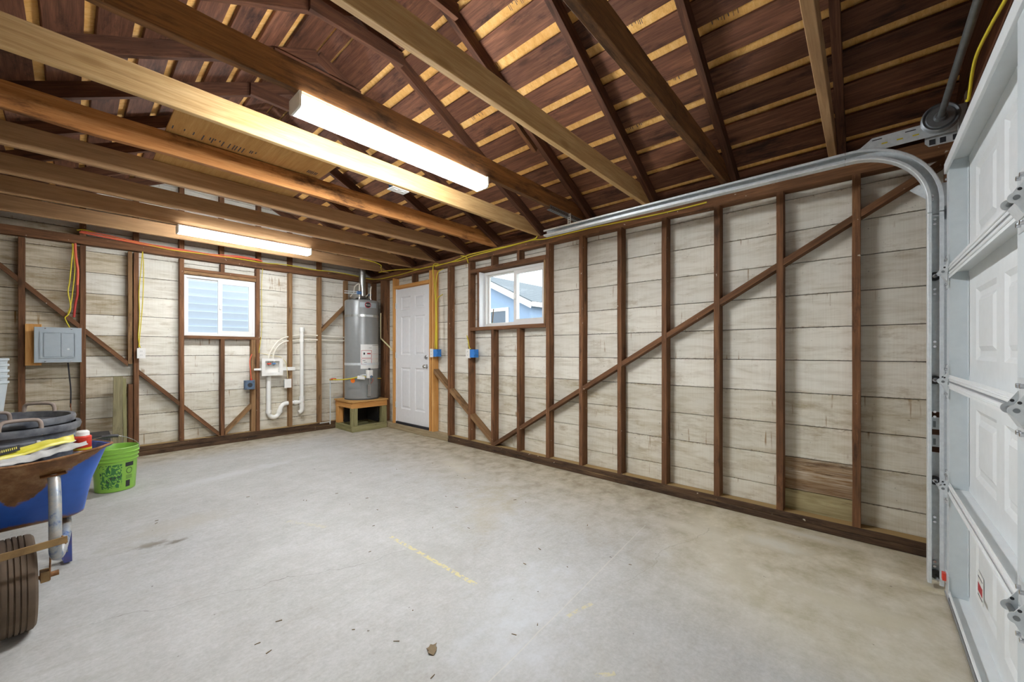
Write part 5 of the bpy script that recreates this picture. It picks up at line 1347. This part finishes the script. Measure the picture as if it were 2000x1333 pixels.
def tub(cx, cy, z0, rim_r, ht, label, rot, nm='black_tub'):
    t = empty(nm, (cx, cy, z0), label, 'tub', 'black tubs stacked in the wheelbarrow')
    TM = Matrix.Translation((cx, cy, z0)); b = rim_r*.80; s_ = lambda q: b+(rim_r-b)*q
    lathe('tub_body', [(0, .004), (b, 0), (s_(.45), ht*.45), (s_(.47)+.004, ht*.455), (s_(.62)+.004, ht*.62), (s_(.78), ht*.78), (s_(.8)+.009, ht*.79), (s_(.84)+.010, ht*.82), (s_(.85), ht*.84), (s_(.90)+.001, ht*.90), (s_(.93)+.012, ht*.91), (s_(1)+.014, ht*.96), (s_(1)+.010, ht), (s_(1)-.006, ht*.995), (b-.008, .012), (0, .014)],
          M['tub'], t, TM, 52)
    for a in rot:
        c_, s__ = math.cos(a), math.sin(a); tx, ty = -s__, c_
        P = lambda k, r_, z: (cx+c_*r_+tx*k, cy+s__*r_+ty*k, z0+z)
        tube('rope_handle', [P(-.065, rim_r-.008, ht-.035), P(-.065, rim_r-.006, ht+.012), P(-.058, rim_r-.008, ht+.036), P(-.035, rim_r-.010, ht+.044), P(.035, rim_r-.010, ht+.044), P(.058, rim_r-.008, ht+.036), P(.065, rim_r-.006, ht+.012), P(.065, rim_r-.008, ht-.035)], .0085, M['rope'], t, 9)
    return t
tub(-.228, 3.235, .435, .250, .395, 'scuffed black tub with rope handles, lower of the two in the wheelbarrow', [math.radians(-75), math.radians(105)])
tub(-.245, 3.285, .470, .247, .395, 'black tub nested in the other one, its rim higher and farther back', [math.radians(60), math.radians(240)])
# stack of clear plastic pots at the far left
for k in range(5):
    z = .752+.042*k
    o = lathe('clear_pot', [(0, .0), (.085, .0), (.105, .215), (.113, .218), (.113, .232), (.106, .235), (.102, .220), (.082, .006), (0, .006)], M['frost'], None, Matrix.Translation((-.425, 4.75, z)), 28)
    tag(o, ('frosted plastic pot in the stack at the far left edge, ' + ['bottom one', 'second from the bottom', 'middle one', 'second from the top', 'top one'][k]), 'pot', 'nested frosted plastic pots')
sh = empty('wooden_crate', (-.46, 4.75, 0), 'wooden crate standing at the left wall under the plastic pots', 'crate')
bx('crate_top', -.64, -.30, 4.58, 4.92, .730, .750, M['scrap'], sh)
for x in (-.63, -.345):
    for y in (4.60, 4.87): bx('crate_post', x, x+.035, y, y+.035, 0, .730, M['scrap'], sh)
for z in (.10, .35, .60):
    for y in (4.585, 4.915-.0): bx('crate_slat', -.64, -.30, y-.008, y+.008, z, z+.12, M['scrap'], sh)
    for x in (-.638, -.302): bx('crate_slat', x-.008, x+.008, 4.60, 4.91, z, z+.12, M['scrap'], sh)

# dry leaf on the floor
V = []; F = []
out = [(0, 0), (.010, .014), (.016, .030), (.012, .046), (.020, .058), (.008, .062), (.0, .078), (-.008, .060), (-.018, .052), (-.012, .038), (-.016, .024), (-.008, .010)]
o = extr('dry_leaf', out, lambda u, v, h: (.955+u*1.2+v*.35, 1.272+v*.75-u*.3, h+abs(u)*.35), .001, .0025, M['dry_leaf']); tag(o, 'small curled dry brown leaf on the concrete near the camera', 'leaf')
rs = random.Random(11); V = []; F = []
for k in range(46):
    x, y = rs.uniform(.3, 2.7), rs.uniform(.9, 3.8); a = rs.uniform(0, 3.14); l_ = rs.uniform(.003, .013); w = rs.uniform(.0012, .0030); i = len(V)
    for dz in (.0006, .0030):
        for (p, q) in ((-l_, -w), (l_, -w*.4), (l_, w*.4), (-l_, w)): V.append((x+p*math.cos(a)-q*math.sin(a), y+p*math.sin(a)+q*math.cos(a), dz))
    F += [(i, i+1, i+2, i+3), (i+7, i+6, i+5, i+4), (i, i+4, i+5, i+1), (i+1, i+5, i+6, i+2), (i+2, i+6, i+7, i+3), (i+3, i+7, i+4, i)]
o = mesh('wood_splinters', V, F, M['dry_leaf']); tag(o, 'tiny dark wood splinters scattered over the concrete floor', 'debris', kind='stuff')

# ------------------------------------------------------------------ outside
hs = empty('neighbor_house', (10, 9.4, -.15), 'blue sided house with grey roof and white trim seen through the right-hand window', 'house')
hx0, hx1, hy0, hy1, ez = 9.0, 15.0, 7.30, 11.56, 2.62
rzh = ez+.467*2.13
extr('gable_wall', [(hy0, -.15), (hy1, -.15), (hy1, ez), ((hy0+hy1)/2, rzh), (hy0, ez)], lambda u, v, h: (h, u, v), hx0+.02, hx0+.10, M['blue_siding'], hs)
bx('side_wall', hx0+.1, hx1, hy0+.02, hy0+.10, -.15, ez, M['blue_siding'], hs)
k = 0; z = .3
while z < rzh-.1:
    ya, yb = hy0+.01, hy1-.01
    if z+.13 > ez: ya = hy0+(z+.10-ez)/.467+.02; yb = hy1-(z+.10-ez)/.467-.02
    if yb-ya > .1:
        if 1.50 < z+.06 < 2.55:
            beam('siding_board', (hx0+.008, ya, z+.062), (hx0+.008, 8.18, z+.062), .014, .128, M['blue_siding'], hs, (-.10, 0, 1), ch=.001)
            beam('siding_board', (hx0+.008, 9.12, z+.062), (hx0+.008, yb, z+.062), .014, .128, M['blue_siding'], hs, (-.10, 0, 1), ch=.001)
        else: beam('siding_board', (hx0+.008, ya, z+.062), (hx0+.008, yb, z+.062), .014, .128, M['blue_siding'], hs, (-.10, 0, 1), ch=.001)
    if z < ez-.1: beam('siding_board', (hx0+.02, hy0+.008, z+.062), (hx1, hy0+.008, z+.062), .014, .128, M['blue_siding'], hs, (0, -.10, 1), ch=.001)
    z += .125
bx('corner_trim', hx0-.015, hx0+.06, hy0-.015, hy0+.06, -.15, ez, M['blue_siding'], hs)
for s in (1, -1):
    yE = hy0-.18 if s > 0 else hy1+.18; zE = ez-.467*.18; ym = (hy0+hy1)/2
    up = Vector((0, -.467*s, 1)).normalized()
    V = [(hx0-.22, yE, zE+.06), (hx1, yE, zE+.06), (hx1, ym, rzh+.06), (hx0-.22, ym, rzh+.06)]
    V += [(a, b, c+.04) for a, b, c in V]
    mesh('roof_slope', V, [(0, 1, 2, 3), (4, 5, 6, 7), (0, 1, 5, 4), (1, 2, 6, 5), (2, 3, 7, 6), (3, 0, 4, 7)], M['roof_ext'], hs)
    beam('rake_board', (hx0-.21, yE, zE-.02), (hx0-.21, ym, rzh-.02), .025, .17, M['white_trim'], hs, up)
    bx('fascia', hx0-.20, hx1, yE-.02*s-.01, yE-.02*s+.01, zE-.05, zE+.09, M['white_trim'], hs)
    for q in range(10):   # shingle courses
        t_ = (q+.5)/10; yq = yE+(ym-yE)*t_; zq = zE+.105+(rzh-zE)*t_
        beam('shingle_course', (hx0-.22, yq, zq), (hx1, yq, zq), abs(ym-yE)/10/math.cos(.437)+.01, .012, M['roof_ext'], hs, Vector((0, -.467*s, 1.03)))
hw = frame_mesh('house_window_trim', 8.20, 9.10, 1.48, 2.55, .10, hx0-.03, hx0+.02, M['white_trim'], hs, 'X')
bx('pane', hx0+.0, hx0+.01, 8.30, 9.00, 1.58, 2.45, plain('dark_house_glass', '3d4c5c', .1), hw)
s2 = empty('siding_wall_house', (1.3, 8.25, -.15), 'pale blue lap-sided wall filling the back window view', 'house')
bx('wall_core', -1.8, 5.4, 8.24, 8.34, -.15, 3.9, M['pale_siding'], s2)
z = 2.359-.124*18
while z < 3.85:
    beam('siding_board', (-1.8, 8.222, z+.062), (5.4, 8.222, z+.062), .014, .128, M['pale_siding'], s2, (0, -.20, 1), ch=.001); z += .124
sb = empty('shrub', (4.98, 4.98, -.15), 'leafy shrub branch outside the right-hand window', 'shrub')
tube('stem', [(5.0, 5.05, -.15), (5.0, 5.0, .8), (4.99, 4.96, 1.5), (4.98, 4.90, 1.95)], .010, plain('bark', '5a4a3a', .9), sb, 7)
V = []; F = []; rs = random.Random(2)
for k in range(34):
    z = 1.35+.6*rs.random(); c = Vector((4.98+rs.uniform(-.05, .05), 4.95+rs.uniform(-.05, .05), z)); a = rs.uniform(0, 6.28); t_ = rs.uniform(-.6, .6)
    d = Vector((math.cos(a), math.sin(a), t_)).normalized()*.018; w = Vector((-math.sin(a), math.cos(a), 0))*.008; i = len(V)
    V += [c-d, c+w+Vector((0, 0, .003)), c+d, c-w+Vector((0, 0, .003))]; F += [(i, i+1, i+2), (i, i+2, i+3)]
lv = mesh('leaves', V, F, M['leaf'], sb); lv['kind'] = 'stuff'
